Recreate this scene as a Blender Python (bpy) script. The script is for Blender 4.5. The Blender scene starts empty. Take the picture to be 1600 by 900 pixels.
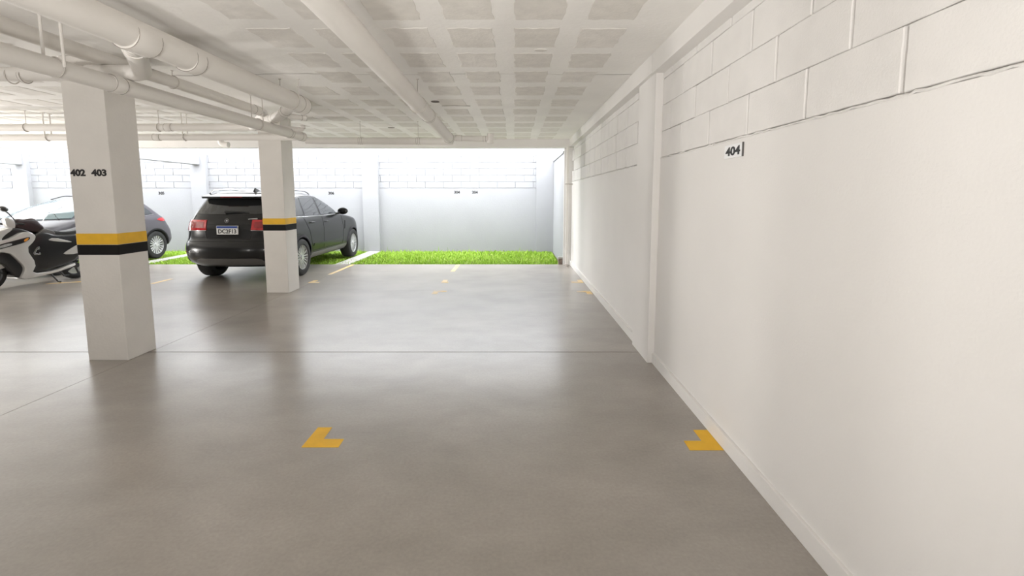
import bpy, bmesh, math, random
from mathutils import Vector, Matrix
from math import sin, cos, pi, radians

SC = bpy.context.scene
COL = SC.collection
random.seed(7)

# ------------------------------------------------------------------ camera
F_PX, CX, CY, EYE = 730.0, 803.0, 387.0, 1.6
cam_d = bpy.data.cameras.new('camera')
cam = bpy.data.objects.new('camera', cam_d)
COL.objects.link(cam)
cam_d.sensor_fit = 'HORIZONTAL'
cam_d.sensor_width = 36.0
cam_d.lens = F_PX / 1600 * 36.0
cam_d.shift_x = -(CX - 800) / 1600
cam_d.shift_y = -(450 - CY) / 1600
cam_d.clip_start = 0.05
cam.location = (0, 0, EYE)
cam.rotation_euler = (radians(90) - math.atan(80 / F_PX), 0, 0)
SC.camera = cam

# ------------------------------------------------------------------ world, lights, exposure
W = bpy.data.worlds.new('overcast_sky')
SC.world = W
W.use_nodes = True
W.node_tree.nodes['Background'].inputs[0].default_value = (0.95, 0.975, 1.0, 1)
W.node_tree.nodes['Background'].inputs[1].default_value = 4.6
SC.view_settings.view_transform = 'Standard'
SC.view_settings.look = 'None'
SC.view_settings.gamma = 1
SC.view_settings.exposure = 0.88
FILL_FLOOD_POWER = 22.0      # added fill floodlights out of view, brightening the ceiling and walls
FILL_LAMP_UP = 10.0  # upward share of the added tube lamps, for the ceiling
FILL_LAMP_POWER = 2.0       # each invented ceiling fill lamp, all behind or beside the view

# ------------------------------------------------------------------ materials
MATS = {}


def mat(name, col, rough=0.6, metal=0.0, var=0.0, vscale=3.0, bump=0.0, bscale=60.0, coat=0.0, col2=None, spec=0.5, emit=0):
    m = bpy.data.materials.new(name)
    m.use_nodes = True
    nt = m.node_tree
    b = nt.nodes['Principled BSDF']
    b.inputs['Roughness'].default_value = rough
    b.inputs['Metallic'].default_value = metal
    b.inputs['Specular IOR Level'].default_value = spec
    b.inputs['Coat Weight'].default_value = coat
    b.inputs['Coat Roughness'].default_value = 0.04
    b.inputs['Base Color'].default_value = (*col, 1)
    geo = nt.nodes.new('ShaderNodeNewGeometry')
    if var or col2:
        n = nt.nodes.new('ShaderNodeTexNoise')
        n.inputs['Scale'].default_value = vscale
        n.inputs['Detail'].default_value = 6
        nt.links.new(geo.outputs['Position'], n.inputs['Vector'])
        r = nt.nodes.new('ShaderNodeValToRGB')
        r.color_ramp.elements[0].position = 0.32
        r.color_ramp.elements[1].position = 0.68
        c2 = col2 or tuple(max(0, c * (1 - var)) for c in col)
        r.color_ramp.elements[0].color = (*c2, 1)
        r.color_ramp.elements[1].color = (*col, 1)
        nt.links.new(n.outputs['Fac'], r.inputs['Fac'])
        nt.links.new(r.outputs['Color'], b.inputs['Base Color'])
    if bump:
        n2 = nt.nodes.new('ShaderNodeTexNoise')
        n2.inputs['Scale'].default_value = bscale
        n2.inputs['Detail'].default_value = 5
        nt.links.new(geo.outputs['Position'], n2.inputs['Vector'])
        bp = nt.nodes.new('ShaderNodeBump')
        bp.inputs['Strength'].default_value = bump
        bp.inputs['Distance'].default_value = 0.01
        nt.links.new(n2.outputs['Fac'], bp.inputs['Height'])
        nt.links.new(bp.outputs['Normal'], b.inputs['Normal'])
    if emit:
        b.inputs['Emission Color'].default_value = (1, 0.97, 0.93, 1)
        b.inputs['Emission Strength'].default_value = emit
    MATS[name] = m
    return m


mat('wall_paint', (0.81, 0.79, 0.768), 0.75, var=0.03, vscale=1.5, bump=0.14, bscale=80)
mat('block_paint', (0.81, 0.79, 0.768), 0.8, var=0.05, vscale=6, bump=0.18, bscale=90)
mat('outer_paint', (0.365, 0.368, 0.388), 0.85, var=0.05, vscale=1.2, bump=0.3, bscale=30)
mat('ceiling_plaster', (0.92, 0.90, 0.87), 0.8, var=0.06, vscale=2.0, bump=0.3, bscale=25)
mat('panel_grey', (0.80, 0.77, 0.725), 0.9, var=0.10, vscale=9, bump=0.3, bscale=40)
mat('panel_pale', (0.84, 0.81, 0.77), 0.9, var=0.10, vscale=9, bump=0.3, bscale=40)
mat('pipe_paint', (0.83, 0.80, 0.76), 0.65, var=0.03, vscale=2, bump=0.05, bscale=30)
mat('rod_metal', (0.62, 0.58, 0.54), 0.5, var=0.1)
mat('column_paint', (0.76, 0.73, 0.69), 0.75, var=0.05, vscale=4, bump=0.2, bscale=40)
mat('yellow_paint', (0.88, 0.50, 0.015), 0.55, var=0.12, vscale=9)
mat('yellow_worn', (0.86, 0.56, 0.12), 0.5, col2=(0.62, 0.53, 0.40), vscale=7)
mat('black_paint', (0.011, 0.010, 0.0095), 0.7, var=0.3, spec=0.2)
mat('number_black', (0.012, 0.010, 0.010), 0.5, var=0.2)
mat('plaque_white', (0.88, 0.88, 0.88), 0.35, var=0.02)
mat('soil', (0.10, 0.13, 0.035), 0.95, col2=(0.16, 0.12, 0.07), vscale=7, bump=0.6)
mat('kerb_concrete', (0.50, 0.485, 0.45), 0.85, var=0.25, vscale=8, bump=0.4)
mat('stone_brown', (0.32, 0.25, 0.21), 0.85, var=0.4, vscale=30, bump=0.4)
mat('joint_dark', (0.05, 0.045, 0.04), 0.9, var=0.3)
mat('crack', (0.38, 0.34, 0.30), 0.9, var=0.3)
mat('hole_dark', (0.14, 0.12, 0.10), 0.9, var=0.3)
mat('suv_black', (0.005, 0.005, 0.0055), 0.28, metal=0.0, var=0.1, coat=0.2, spec=0.38)
mat('grey_car', (0.085, 0.08, 0.092), 0.4, metal=0.0, var=0.05, spec=0.35)
mat('tint_glass', (0.018, 0.019, 0.02), 0.05, spec=0.8, var=0.1)
mat('windshield', (0.20, 0.27, 0.29), 0.04, spec=0.2, var=0.15, vscale=1.5)
mat('side_glass', (0.05, 0.055, 0.06), 0.05, spec=0.9, var=0.1)
mat('rubber', (0.018, 0.018, 0.018), 0.75, var=0.3, vscale=20)
mat('plastic_dark', (0.022, 0.022, 0.023), 0.5, var=0.2)
mat('seam', (0.003, 0.003, 0.003), 0.8, var=0.1)
mat('valance_grey', (0.13, 0.125, 0.12), 0.4, var=0.1, metal=0.3)
mat('alloy', (0.62, 0.62, 0.63), 0.35, metal=0.35, var=0.08)
mat('alloy_dark', (0.05, 0.05, 0.052), 0.4, metal=0.5, var=0.1)
mat('chrome', (0.75, 0.75, 0.76), 0.12, metal=1.0, var=0.03)
mat('red_lens', (0.55, 0.008, 0.014), 0.12, var=0.35, vscale=14, coat=1.0)
mat('red_dark', (0.30, 0.004, 0.008), 0.15, var=0.3, vscale=14, coat=1.0)
mat('amber_lens', (0.75, 0.30, 0.05), 0.2, var=0.2)
mat('clear_lens', (0.45, 0.46, 0.47), 0.1, var=0.3, vscale=25, coat=1.0)
mat('plate_white', (0.72, 0.72, 0.71), 0.4, var=0.04)
mat('plate_blue', (0.01, 0.05, 0.28), 0.4, var=0.05)
mat('scooter_silver', (0.60, 0.59, 0.575), 0.25, metal=0.15, var=0.05, coat=1.0)
mat('scooter_black', (0.012, 0.012, 0.013), 0.3, var=0.1, coat=0.3)
mat('seat_black', (0.02, 0.02, 0.02), 0.6, var=0.2, bump=0.2, bscale=200)
mat('maroon_plastic', (0.035, 0.018, 0.018), 0.3, var=0.2, coat=0.4)
mat('lamp_tube', (0.9, 0.9, 0.9), 0.4, var=0.02, emit=1)  # glowing tubes of the added fill lamps only


def floor_material():
    m = bpy.data.materials.new('polished_concrete')
    m.use_nodes = True
    nt = m.node_tree
    L = nt.links.new
    b = nt.nodes['Principled BSDF']
    geo = nt.nodes.new('ShaderNodeNewGeometry')
    mp = nt.nodes.new('ShaderNodeMapping')
    L(geo.outputs['Position'], mp.inputs['Vector'])
    mp.inputs['Scale'].default_value = (0.9, 1.3, 1)
    n1 = nt.nodes.new('ShaderNodeTexNoise')
    n1.inputs['Scale'].default_value = 0.9
    n1.inputs['Detail'].default_value = 8
    n1.inputs['Roughness'].default_value = 0.62
    n1.inputs['Distortion'].default_value = 0.15
    L(mp.outputs['Vector'], n1.inputs['Vector'])
    r1 = nt.nodes.new('ShaderNodeValToRGB')
    r1.color_ramp.elements[0].position = 0.0
    r1.color_ramp.elements[1].position = 1.0
    r1.color_ramp.elements[0].color = (0.165, 0.141, 0.117, 1)
    r1.color_ramp.elements[1].color = (0.57, 0.518, 0.46, 1)
    L(n1.outputs['Fac'], r1.inputs['Fac'])
    n2 = nt.nodes.new('ShaderNodeTexNoise')
    n2.inputs['Scale'].default_value = 55
    n2.inputs['Detail'].default_value = 5
    L(geo.outputs['Position'], n2.inputs['Vector'])
    mx = nt.nodes.new('ShaderNodeMix')
    mx.data_type = 'RGBA'
    mx.blend_type = 'MULTIPLY'
    mx.inputs[0].default_value = 0.30
    L(r1.outputs['Color'], mx.inputs[6])
    L(n2.outputs['Fac'], mx.inputs[7])
    L(mx.outputs[2], b.inputs['Base Color'])
    n3 = nt.nodes.new('ShaderNodeTexNoise')
    n3.inputs['Scale'].default_value = 1.7
    n3.inputs['Detail'].default_value = 6
    n3.inputs['Distortion'].default_value = 0.1
    L(mp.outputs['Vector'], n3.inputs['Vector'])
    mr = nt.nodes.new('ShaderNodeMapRange')
    mr.inputs[1].default_value = 0.0
    mr.inputs[2].default_value = 1.0
    mr.inputs[3].default_value = 0.29
    mr.inputs[4].default_value = 0.42
    L(n3.outputs['Fac'], mr.inputs[0])
    L(mr.outputs[0], b.inputs['Roughness'])
    b.inputs['Specular IOR Level'].default_value = 0.8
    b.inputs['Coat Weight'].default_value = 0.45
    b.inputs['Coat Roughness'].default_value = 0.22
    b.inputs['Coat IOR'].default_value = 1.65
    n4 = nt.nodes.new('ShaderNodeTexNoise')
    n4.inputs['Scale'].default_value = 14
    n4.inputs['Detail'].default_value = 4
    n4.inputs['Roughness'].default_value = 0.55
    L(geo.outputs['Position'], n4.inputs['Vector'])
    bp = nt.nodes.new('ShaderNodeBump')
    bp.inputs['Strength'].default_value = 0.10
    bp.inputs['Distance'].default_value = 0.006
    L(n4.outputs['Fac'], bp.inputs['Height'])
    L(bp.outputs['Normal'], b.inputs['Normal'])
    MATS['polished_concrete'] = m


floor_material()


def grass_material():
    m = bpy.data.materials.new('grass')
    m.use_nodes = True
    nt = m.node_tree
    L = nt.links.new
    b = nt.nodes['Principled BSDF']
    geo = nt.nodes.new('ShaderNodeNewGeometry')
    r = nt.nodes.new('ShaderNodeValToRGB')
    e = r.color_ramp.elements
    e[0].position = 0
    e[0].color = (0.16, 0.34, 0.02, 1)
    e[1].position = 1
    e[1].color = (0.62, 0.78, 0.22, 1)
    x = e.new(0.55)
    x.color = (0.34, 0.56, 0.035, 1)
    n = nt.nodes.new('ShaderNodeTexNoise')
    n.inputs['Scale'].default_value = 1.3
    L(geo.outputs['Position'], n.inputs['Vector'])
    ad = nt.nodes.new('ShaderNodeMath')
    ad.operation = 'MULTIPLY_ADD'
    ad.inputs[1].default_value = 0.65
    L(geo.outputs['Random Per Island'], ad.inputs[0])
    mu = nt.nodes.new('ShaderNodeMath')
    mu.operation = 'MULTIPLY'
    mu.inputs[1].default_value = 0.4
    L(n.outputs['Fac'], mu.inputs[0])
    L(mu.outputs[0], ad.inputs[2])
    L(ad.outputs[0], r.inputs['Fac'])
    L(r.outputs['Color'], b.inputs['Base Color'])
    b.inputs['Roughness'].default_value = 0.6
    MATS['grass'] = m


grass_material()

# ------------------------------------------------------------------ mesh helpers


def finish(bm, name, smooth=None):
    if smooth is not None:
        bm.normal_update()
        for f in bm.faces:
            f.smooth = True
        for e in bm.edges:
            if len(e.link_faces) == 2:
                e.smooth = e.calc_face_angle(0) < radians(smooth)
    me = bpy.data.meshes.new(name)
    bm.to_mesh(me)
    bm.free()
    return me


def obj(name, bm, m, parent=None, smooth=None, world=True, **props):
    """link one mesh; when the parent is an unrotated root and world=True the mesh is given in world coordinates"""
    me = bm if isinstance(bm, bpy.types.Mesh) else finish(bm, name, smooth)
    o = bpy.data.objects.new(name, me)
    COL.objects.link(o)
    if m and not me.materials:
        me.materials.append(MATS[m])
    if parent:
        o.parent = parent
        if world:
            base = Vector((0, 0, 0))
            p = parent
            while p:
                base += p.location
                p = p.parent
            me.transform(Matrix.Translation(-base))
    for k, v in props.items():
        o[k] = v
    return o


def thing(name, label, cat, loc=(0, 0, 0), rotz=0, group=None):
    o = bpy.data.objects.new(name, None)
    COL.objects.link(o)
    o.location = loc
    o.rotation_euler = (0, 0, rotz)
    o.empty_display_size = 0.2
    tag(o, label, cat, group)
    return o


def tag(o, label, cat, group=None):
    o['label'] = label
    o['category'] = cat
    if group:
        o['group'] = group
    return o


def struct(name, bm, m, label, cat='structure', smooth=None):
    o = obj(name, bm, m, None, smooth)
    o['kind'] = 'structure'
    tag(o, label, cat)
    return o


def box(bm, x0, x1, y0, y1, z0, z1, bev=0):
    vs = [bm.verts.new(p) for p in ((x0, y0, z0), (x1, y0, z0), (x1, y1, z0), (x0, y1, z0),
                                    (x0, y0, z1), (x1, y0, z1), (x1, y1, z1), (x0, y1, z1))]
    fs = [bm.faces.new([vs[i] for i in q]) for q in ((3, 2, 1, 0), (4, 5, 6, 7), (0, 1, 5, 4), (1, 2, 6, 5), (2, 3, 7, 6), (3, 0, 4, 7))]
    if bev:
        es = set(e for f in fs for e in f.edges)
        bmesh.ops.bevel(bm, geom=list(es), offset=bev, segments=2, affect='EDGES', profile=0.6)
    return bm


def bx(*a, bev=0):
    return box(bmesh.new(), *a, bev=bev)


def fillet(pts, r, n=7):
    pts = [Vector(p) for p in pts]
    out = [pts[0]]
    for i in range(1, len(pts) - 1):
        a, b, c = pts[i - 1], pts[i], pts[i + 1]
        d1 = (a - b).normalized()
        d2 = (c - b).normalized()
        for k in range(n + 1):
            t = k / n
            out.append((b + d1 * r) * (1 - t) ** 2 + b * 2 * t * (1 - t) + (b + d2 * r) * t ** 2)
    out.append(pts[-1])
    return out


def tube(bm, pts, r, seg=20, cap=True):
    pts = [Vector(p) for p in pts]
    rs = r if isinstance(r, (list, tuple)) else [r] * len(pts)
    t0 = (pts[1] - pts[0]).normalized()
    up = Vector((0, 0, 1)) if abs(t0.z) < 0.9 else Vector((1, 0, 0))
    u = t0.cross(up).normalized()
    rings = []
    for i, p in enumerate(pts):
        t = (pts[min(i + 1, len(pts) - 1)] - pts[max(i - 1, 0)]).normalized()
        u = (u - t * u.dot(t)).normalized()
        v = t.cross(u)
        rings.append([bm.verts.new(p + (u * cos(2 * pi * k / seg) + v * sin(2 * pi * k / seg)) * rs[i]) for k in range(seg)])
    for a, b in zip(rings, rings[1:]):
        for k in range(seg):
            bm.faces.new((a[k], a[(k + 1) % seg], b[(k + 1) % seg], b[k]))
    if cap:
        bm.faces.new(list(reversed(rings[0])))
        bm.faces.new(rings[-1])
    return bm


def tb(pts, r, seg=20, cap=True):
    return tube(bmesh.new(), pts, r, seg, cap)


def torus(bm, c, axis, R, r, n=24, m=8):
    axis = Vector(axis).normalized()
    u = axis.orthogonal().normalized()
    v = axis.cross(u)
    c = Vector(c)
    rings = []
    for i in range(n):
        a = 2 * pi * i / n
        d = u * cos(a) + v * sin(a)
        rings.append([bm.verts.new(c + d * (R + r * cos(2 * pi * j / m)) + axis * (r * sin(2 * pi * j / m))) for j in range(m)])
    for i in range(n):
        A, B = rings[i], rings[(i + 1) % n]
        for j in range(m):
            bm.faces.new((A[j], B[j], B[(j + 1) % m], A[(j + 1) % m]))
    return bm


def text_mesh(s, size, depth=0.004, bold=0.0, condense=1.0):
    c = bpy.data.curves.new('lettering', 'FONT')
    c.body = s
    c.size = size
    c.align_x = 'CENTER'
    c.align_y = 'CENTER'
    c.extrude = depth / 2
    c.offset = bold
    c.resolution_u = 3
    o = bpy.data.objects.new('lettering', c)
    COL.objects.link(o)
    bpy.context.view_layer.update()
    dg = bpy.context.evaluated_depsgraph_get()
    me = bpy.data.meshes.new_from_object(o.evaluated_get(dg))
    bpy.data.objects.remove(o)
    bpy.data.curves.remove(c)
    me.transform(Matrix.Diagonal((condense, 1, 1, 1)))
    me.materials.clear()
    return me


def text_on(name, s, height, width, M4, m, parent, bold=0.12, depth=0.003):
    """lettering scaled to an exact width and height and set by matrix (local x = reading direction, y = up)"""
    me = text_mesh(s, 1.0, depth, bold * 0.1)
    xs = [v.co.x for v in me.vertices]
    ys = [v.co.y for v in me.vertices]
    w, h = max(xs) - min(xs), max(ys) - min(ys)
    cx_, cy_ = (max(xs) + min(xs)) / 2, (max(ys) + min(ys)) / 2
    me.transform(Matrix.Diagonal((width / w, height / h, 1, 1)) @ Matrix.Translation((-cx_, -cy_, 0)))
    me.transform(M4)
    me.name = name
    return obj(name, me, m, parent)


def face_matrix(loc, right, up):
    r = Vector(right).normalized()
    u = Vector(up).normalized()
    n = r.cross(u)
    return Matrix.Translation(loc) @ Matrix((r, u, n)).transposed().to_4x4()


# ------------------------------------------------------------------ floor: slabs with saw-cut joints
YE = 10.976           # front edge of the floor slab
XL, XR, YB = -17.0, 1.42, -9.0
floor = struct('floor', bx(XL, XR, YB, YE - 0.01, -0.30, -0.012), 'joint_dark', 'dark joint bed under the grey polished concrete garage floor', 'floor')
ys_ = [YB, -1.68, 1.505, 4.689, 7.866, YE]
xs_ = [XL, -8.9, -3.77, XR]
for yi in range(len(ys_) - 1):
    for xi in range(len(xs_) - 1):
        g = 0.005 if ys_[yi + 1] == 4.689 or ys_[yi] == 4.689 else 0.003
        gy0 = 0.006 if ys_[yi] == 4.689 else 0.0015
        gy1 = 0.006 if ys_[yi + 1] == 4.689 else (0 if ys_[yi + 1] == YE else 0.0015)
        if ys_[yi] == 1.505:
            gy0 = 0.0004
        if ys_[yi + 1] == 1.505:
            gy1 = 0.0004
        obj('concrete_slab', bx(xs_[xi] + 0.0028, xs_[xi + 1] - 0.0028, ys_[yi] + gy0, ys_[yi + 1] - gy1, -0.012, 0), 'polished_concrete', floor)

# ------------------------------------------------------------------ ceiling with hollow-block patches
ZC = 2.883
ceil_ = struct('ceiling', bx(XL, 1.60, YB, 11.0, ZC, ZC + 0.28), 'ceiling_plaster', 'white plastered garage ceiling with a grid of duller rectangular patches', 'ceiling')


def patch_mesh(i):
    rnd = random.Random(100 + i)
    bm = bmesh.new()
    w, l = 0.175, 0.235
    out = []
    n = 7
    for (ax, ay, bx_, by) in ((-w, -l, w, -l), (w, -l, w, l), (w, l, -w, l), (-w, l, -w, -l)):
        for k in range(n):
            t = k / n
            j = 0.011
            out.append((ax + (bx_ - ax) * t + rnd.uniform(-j, j), ay + (by - ay) * t + rnd.uniform(-j, j)))
    c = 0.965
    a = [bm.verts.new((x, y, 0)) for x, y in out]
    b = [bm.verts.new((x * c, y * c, -0.004)) for x, y in out]
    for k in range(len(a)):
        bm.faces.new((a[k], a[(k + 1) % len(a)], b[(k + 1) % len(a)], b[k]))
    bm.faces.new(list(reversed(b)))
    bmesh.ops.recalc_face_normals(bm, faces=bm.faces)
    return finish(bm, 'ceiling_panel')


patches = []
for i in range(10):
    me = patch_mesh(i)
    me.materials.append(MATS['panel_grey' if i % 3 else 'panel_pale'])
    patches.append(me)
rows = [1.82, 2.46, 3.10, 3.74, 4.37, 4.985, 5.66, 6.38, 7.06, 7.72, 8.38, 9.04, 9.70, 10.30]
np_ = 0
for ri, y in enumerate(rows):
    for k in range(1, -24, -1):
        x = 0.18 + 0.515 * k
        if x < -11.5 or (x < -1.2 * (y + 0.3)):
            continue
        if -4.75 < x < -2.2 and y < 5.3:
            continue
        if -4.75 < x < -3.25 and y < 7.5:
            continue
        if ri < 5 and x < -4.5:
            continue
        if np_ >= 298:
            break
        o = bpy.data.objects.new('ceiling_panel', random.choice(patches))
        COL.objects.link(o)
        o.parent = ceil_
        o.location = (x + random.uniform(-.012, .012), y + 0.235 + random.uniform(-.01, .01), ZC + 0.0005)
        o.rotation_euler = (0, 0, random.choice((0, pi)) + random.uniform(-.01, .01))
        np_ += 1

# hairline construction joint across the ceiling
bm = bmesh.new()
rnd = random.Random(5)
prev = None
for i in range(90):
    x = 1.25 - i * 0.11
    y = 5.10 + 0.02 * sin(i * 0.35) + rnd.uniform(-.012, .012) + (0.05 if 40 < i < 60 else 0)
    w = rnd.uniform(0.002, 0.005)
    cur = [bm.verts.new((x, y - w, ZC - 0.0015)), bm.verts.new((x, y + w, ZC - 0.0015))]
    if prev:
        bm.faces.new((prev[0], cur[0], cur[1], prev[1]))
    prev = cur
bmesh.ops.solidify(bm, geom=list(bm.faces), thickness=0.002)
obj('joint_line', bm, 'crack', ceil_)


def ceil_disc(x, y, rx, ry, m, name):
    bm = bmesh.new()
    ring = [bm.verts.new((x + rx * cos(a * pi / 10), y + ry * sin(a * pi / 10), ZC - 0.006)) for a in range(20)]
    ring2 = [bm.verts.new((x + rx * 1.12 * cos(a * pi / 10), y + ry * 1.12 * sin(a * pi / 10), ZC + 0.001)) for a in range(20)]
    bm.faces.new(list(reversed(ring)))
    for k in range(20):
        bm.faces.new((ring[k], ring[(k + 1) % 20], ring2[(k + 1) % 20], ring2[k]))
    bmesh.ops.recalc_face_normals(bm, faces=bm.faces)
    obj(name, bm, m, ceil_)


ceil_disc(-1.068, 6.53, 0.055, 0.06, 'hole_dark', 'outlet_hole')
ceil_disc(0.235, 4.28, 0.055, 0.035, 'panel_grey', 'plaster_dent')
ceil_disc(-2.3, 8.95, 0.06, 0.03, 'hole_dark', 'outlet_hole')
obj('joint_line', tb([(-1.02, 6.80, ZC - .003), (-0.85, 6.78, ZC - .004), (-0.62, 6.82, ZC - .003)], 0.006, 6), 'crack', ceil_)

# edge beam over the garden opening and longitudinal beam along the right wall
struct('trim_1', bx(XL, 1.62, 10.72, 10.98, 2.70, ZC + 0.2), 'wall_paint', 'white concrete edge beam over the opening to the grass', 'beam')
bm = bmesh.new()
box(bm, 1.253, 1.60, YB, 4.40, 2.71, ZC + 0.01, 0.004)
struct('trim_2', bm, 'wall_paint', 'white beam running along the top of the right wall, near the viewer', 'beam')
bm = bmesh.new()
box(bm, 1.25, 1.60, 4.41, 10.72, 2.715, ZC + 0.01, 0.004)
struct('trim_3', bm, 'wall_paint', 'white beam along the top of the right wall beyond the pilaster', 'beam')

# ------------------------------------------------------------------ right wall
wr = struct('wall_right', bx(1.375, 1.62, YB, 10.95, -0.01, 2.8), 'wall_paint', 'white right wall, smooth below and concrete blocks above', 'wall')
ZB1, ZB2, PITCH, BL = 1.958, 1.945, 0.233, 0.545
obj('plaster_face', bx(1.352, 1.38, YB, 4.45, 0, ZB1 - 0.012, bev=0.004), 'wall_paint', wr)
obj('plaster_face', bx(1.338, 1.38, 4.90, 10.95, 0, ZB2 - 0.012, bev=0.004), 'wall_paint', wr)


def block_mesh(i, L=BL, H=PITCH, T=0.022, gx=0.016, gz=0.0035):
    rnd = random.Random(i)
    bm = bmesh.new()
    y0, y1, z0, z1 = -L / 2 + gx / 2, L / 2 - gx / 2, gz / 2, H - gz / 2
    n = 6
    rim = []
    for (ay, az, by, bz) in ((y0, z0, y1, z0), (y1, z0, y1, z1), (y1, z1, y0, z1), (y0, z1, y0, z0)):
        for k in range(n):
            t = k / n
            rim.append((ay + (by - ay) * t + rnd.uniform(-.0015, .0015), az + (bz - az) * t + rnd.uniform(-.0015, .0015)))
    a = [bm.verts.new((0, y, z)) for y, z in rim]
    b = [bm.verts.new((-T + 0.004, y, z)) for y, z in rim]
    c = [bm.verts.new((-T, y * 0.985, (z - H / 2) * 0.97 + H / 2)) for y, z in rim]
    N = len(a)
    for p, q in ((a, b), (b, c)):
        for k in range(N):
            bm.faces.new((p[k], p[(k + 1) % N], q[(k + 1) % N], q[k]))
    bm.faces.new(c)
    bmesh.ops.recalc_face_normals(bm, faces=bm.faces)
    me = finish(bm, 'concrete_block')
    me.materials.append(MATS['block_paint'])
    return me


blocks = [block_mesh(i) for i in range(6)]
half = [block_mesh(50 + i, L=0.27) for i in range(2)]


def put_block(me, parent, loc, rz=0):
    o = bpy.data.objects.new('concrete_block', me)
    COL.objects.link(o)
    o.parent = parent
    o.location = loc
    o.rotation_euler = (0, 0, rz)


BASEJ = 3.322 - 0.0      # one joint of the lowest course
for r in range(4):
    z = ZB1 + r * PITCH
    if z > 2.75:
        break
    off = 0 if r % 2 == 0 else BL / 2
    y = BASEJ + off + BL / 2 - 12 * BL
    while y < 4.6:
        if y + BL / 2 < 4.44:
            put_block(random.choice(blocks), wr, (1.378 + random.uniform(-.002, .002), y, z))
        else:
            y0 = y - BL / 2 + 0.006
            if 4.45 - y0 > 0.05:
                put_block(block_mesh(77 + r, L=4.45 - y0 + 0.01, gx=0.004), wr, (1.378, (y0 + 4.45) / 2, z))
        y += BL
for r in range(4):
    z = ZB2 + r * PITCH
    off = 0.2 if r % 2 == 0 else 0.2 + BL / 2
    y = 4.92 + off
    while y + BL / 2 < 10.95:
        put_block(random.choice(blocks), wr, (1.368 + random.uniform(-.002, .002), y + BL / 2 - (0.2 if r % 2 else 0), z))
        y += BL

# rough bead of mortar between plaster and the lowest course
for (xx, ya, yb, zz) in ((1.353, -3.0, 4.40, ZB1), (1.341, 5.0, 10.9, ZB2)):
    pts, rs = [], []
    y = ya
    rnd = random.Random(3)
    while y < yb:
        pts.append((xx + rnd.uniform(-.001, .003), y, zz - 0.008 + rnd.uniform(-.004, .004)))
        rs.append(rnd.uniform(0.0035, 0.008))
        y += rnd.uniform(0.02, 0.06)
    obj('mortar_bead', tb(pts, rs, 6), 'block_paint', wr, smooth=60)

struct('trim_4', bx(1.287, 1.40, 4.372, 4.945, 0, 2.73, bev=0.004), 'wall_paint', 'white pilaster standing out of the right wall under the beam', 'pilaster')
struct('baseboard_right', bx(1.332, 1.38, YB, 4.372, 0, 0.10, bev=0.004), 'wall_paint', 'low white baseboard along the near right wall', 'baseboard')
struct('baseboard_right_far', bx(1.312, 1.36, 4.945, 10.95, 0, 0.10, bev=0.004), 'wall_paint', 'low white baseboard along the right wall beyond the pilaster', 'baseboard')
obj('wall_end', bx(1.16, 1.40, 10.90, 10.975, -0.01, 2.70, bev=0.004), 'wall_paint', wr)
struct('wall_left', bx(XL - 0.25, XL, YB, 10.98, -0.01, ZC), 'wall_paint', 'white left wall at the far side of the garage', 'wall')
struct('wall_back', bx(XL, XR + 0.2, YB - 0.25, YB, -0.01, ZC), 'wall_paint', 'white back wall behind the viewer', 'wall')

# ------------------------------------------------------------------ garden: ground, grass, outer walls
struct('ground', bx(-20, 4, 10.97, 20, -0.5, -0.055), 'soil', 'dark soil under the grass strip', 'ground')
YW = 13.92
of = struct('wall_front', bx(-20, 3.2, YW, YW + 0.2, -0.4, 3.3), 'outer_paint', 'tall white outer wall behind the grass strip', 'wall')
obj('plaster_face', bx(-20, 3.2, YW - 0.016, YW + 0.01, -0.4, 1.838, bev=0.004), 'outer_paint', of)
oblocks = []
for i in range(5):
    me = block_mesh(200 + i, L=0.53, H=0.187, T=0.019, gx=0.011, gz=0.010)
    me.materials.clear()
    me.materials.append(MATS['outer_paint'])
    oblocks.append(me)
nb = 0
for r in range(5):
    x = 1.1 - 0.265 * (r % 2)
    while x > -17.2 and nb < 298:
        put_block(oblocks[(r * 3 + nb) % 5], of, (x - 0.265, YW + 0.002 + random.uniform(-.003, .001), 1.844 + r * 0.187), pi / 2)
        x -= 0.53
        nb += 1
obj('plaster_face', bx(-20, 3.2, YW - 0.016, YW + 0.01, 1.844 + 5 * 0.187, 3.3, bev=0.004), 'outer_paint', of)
wo = struct('wall_garden_right', bx(1.16, 1.62, 10.98, YW, -0.4, 2.60), 'outer_paint', 'white side wall closing the grass strip on the right', 'wall')
obj('coping', bx(1.135, 1.64, 10.98, YW - 0.01, 2.60, 2.65, bev=0.004), 'outer_paint', wo)
PIL = [(-4.44, -3.98, 'third'), (0.656, 1.16, 'r'), (-9.45, -9.0, 'l'), (-14.64, -14.22, 'll')]
LBL = {'third': 'white pilaster of the outer wall, just right of the black SUV',
       'r': 'white pilaster in the right corner of the outer wall',
       'l': 'white outer pilaster with a beam on it, between the two cars',
       'll': 'white outer pilaster at the far left, behind the windshield of the grey car'}
for i, (x0, x1, k) in enumerate(PIL):
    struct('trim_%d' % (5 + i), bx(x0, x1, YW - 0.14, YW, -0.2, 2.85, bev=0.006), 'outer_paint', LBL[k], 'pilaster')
struct('trim_9', bx(-9.36, -9.14, 10.985, YW - 0.14, 2.52, 2.84, bev=0.006), 'outer_paint', 'white beam crossing the garden between column and outer wall', 'beam')
struct('trim_10', bx(-14.52, -14.3, 10.985, YW - 0.14, 2.52, 2.84, bev=0.006), 'outer_paint', 'white beam crossing the garden at the far left', 'beam')

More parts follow.
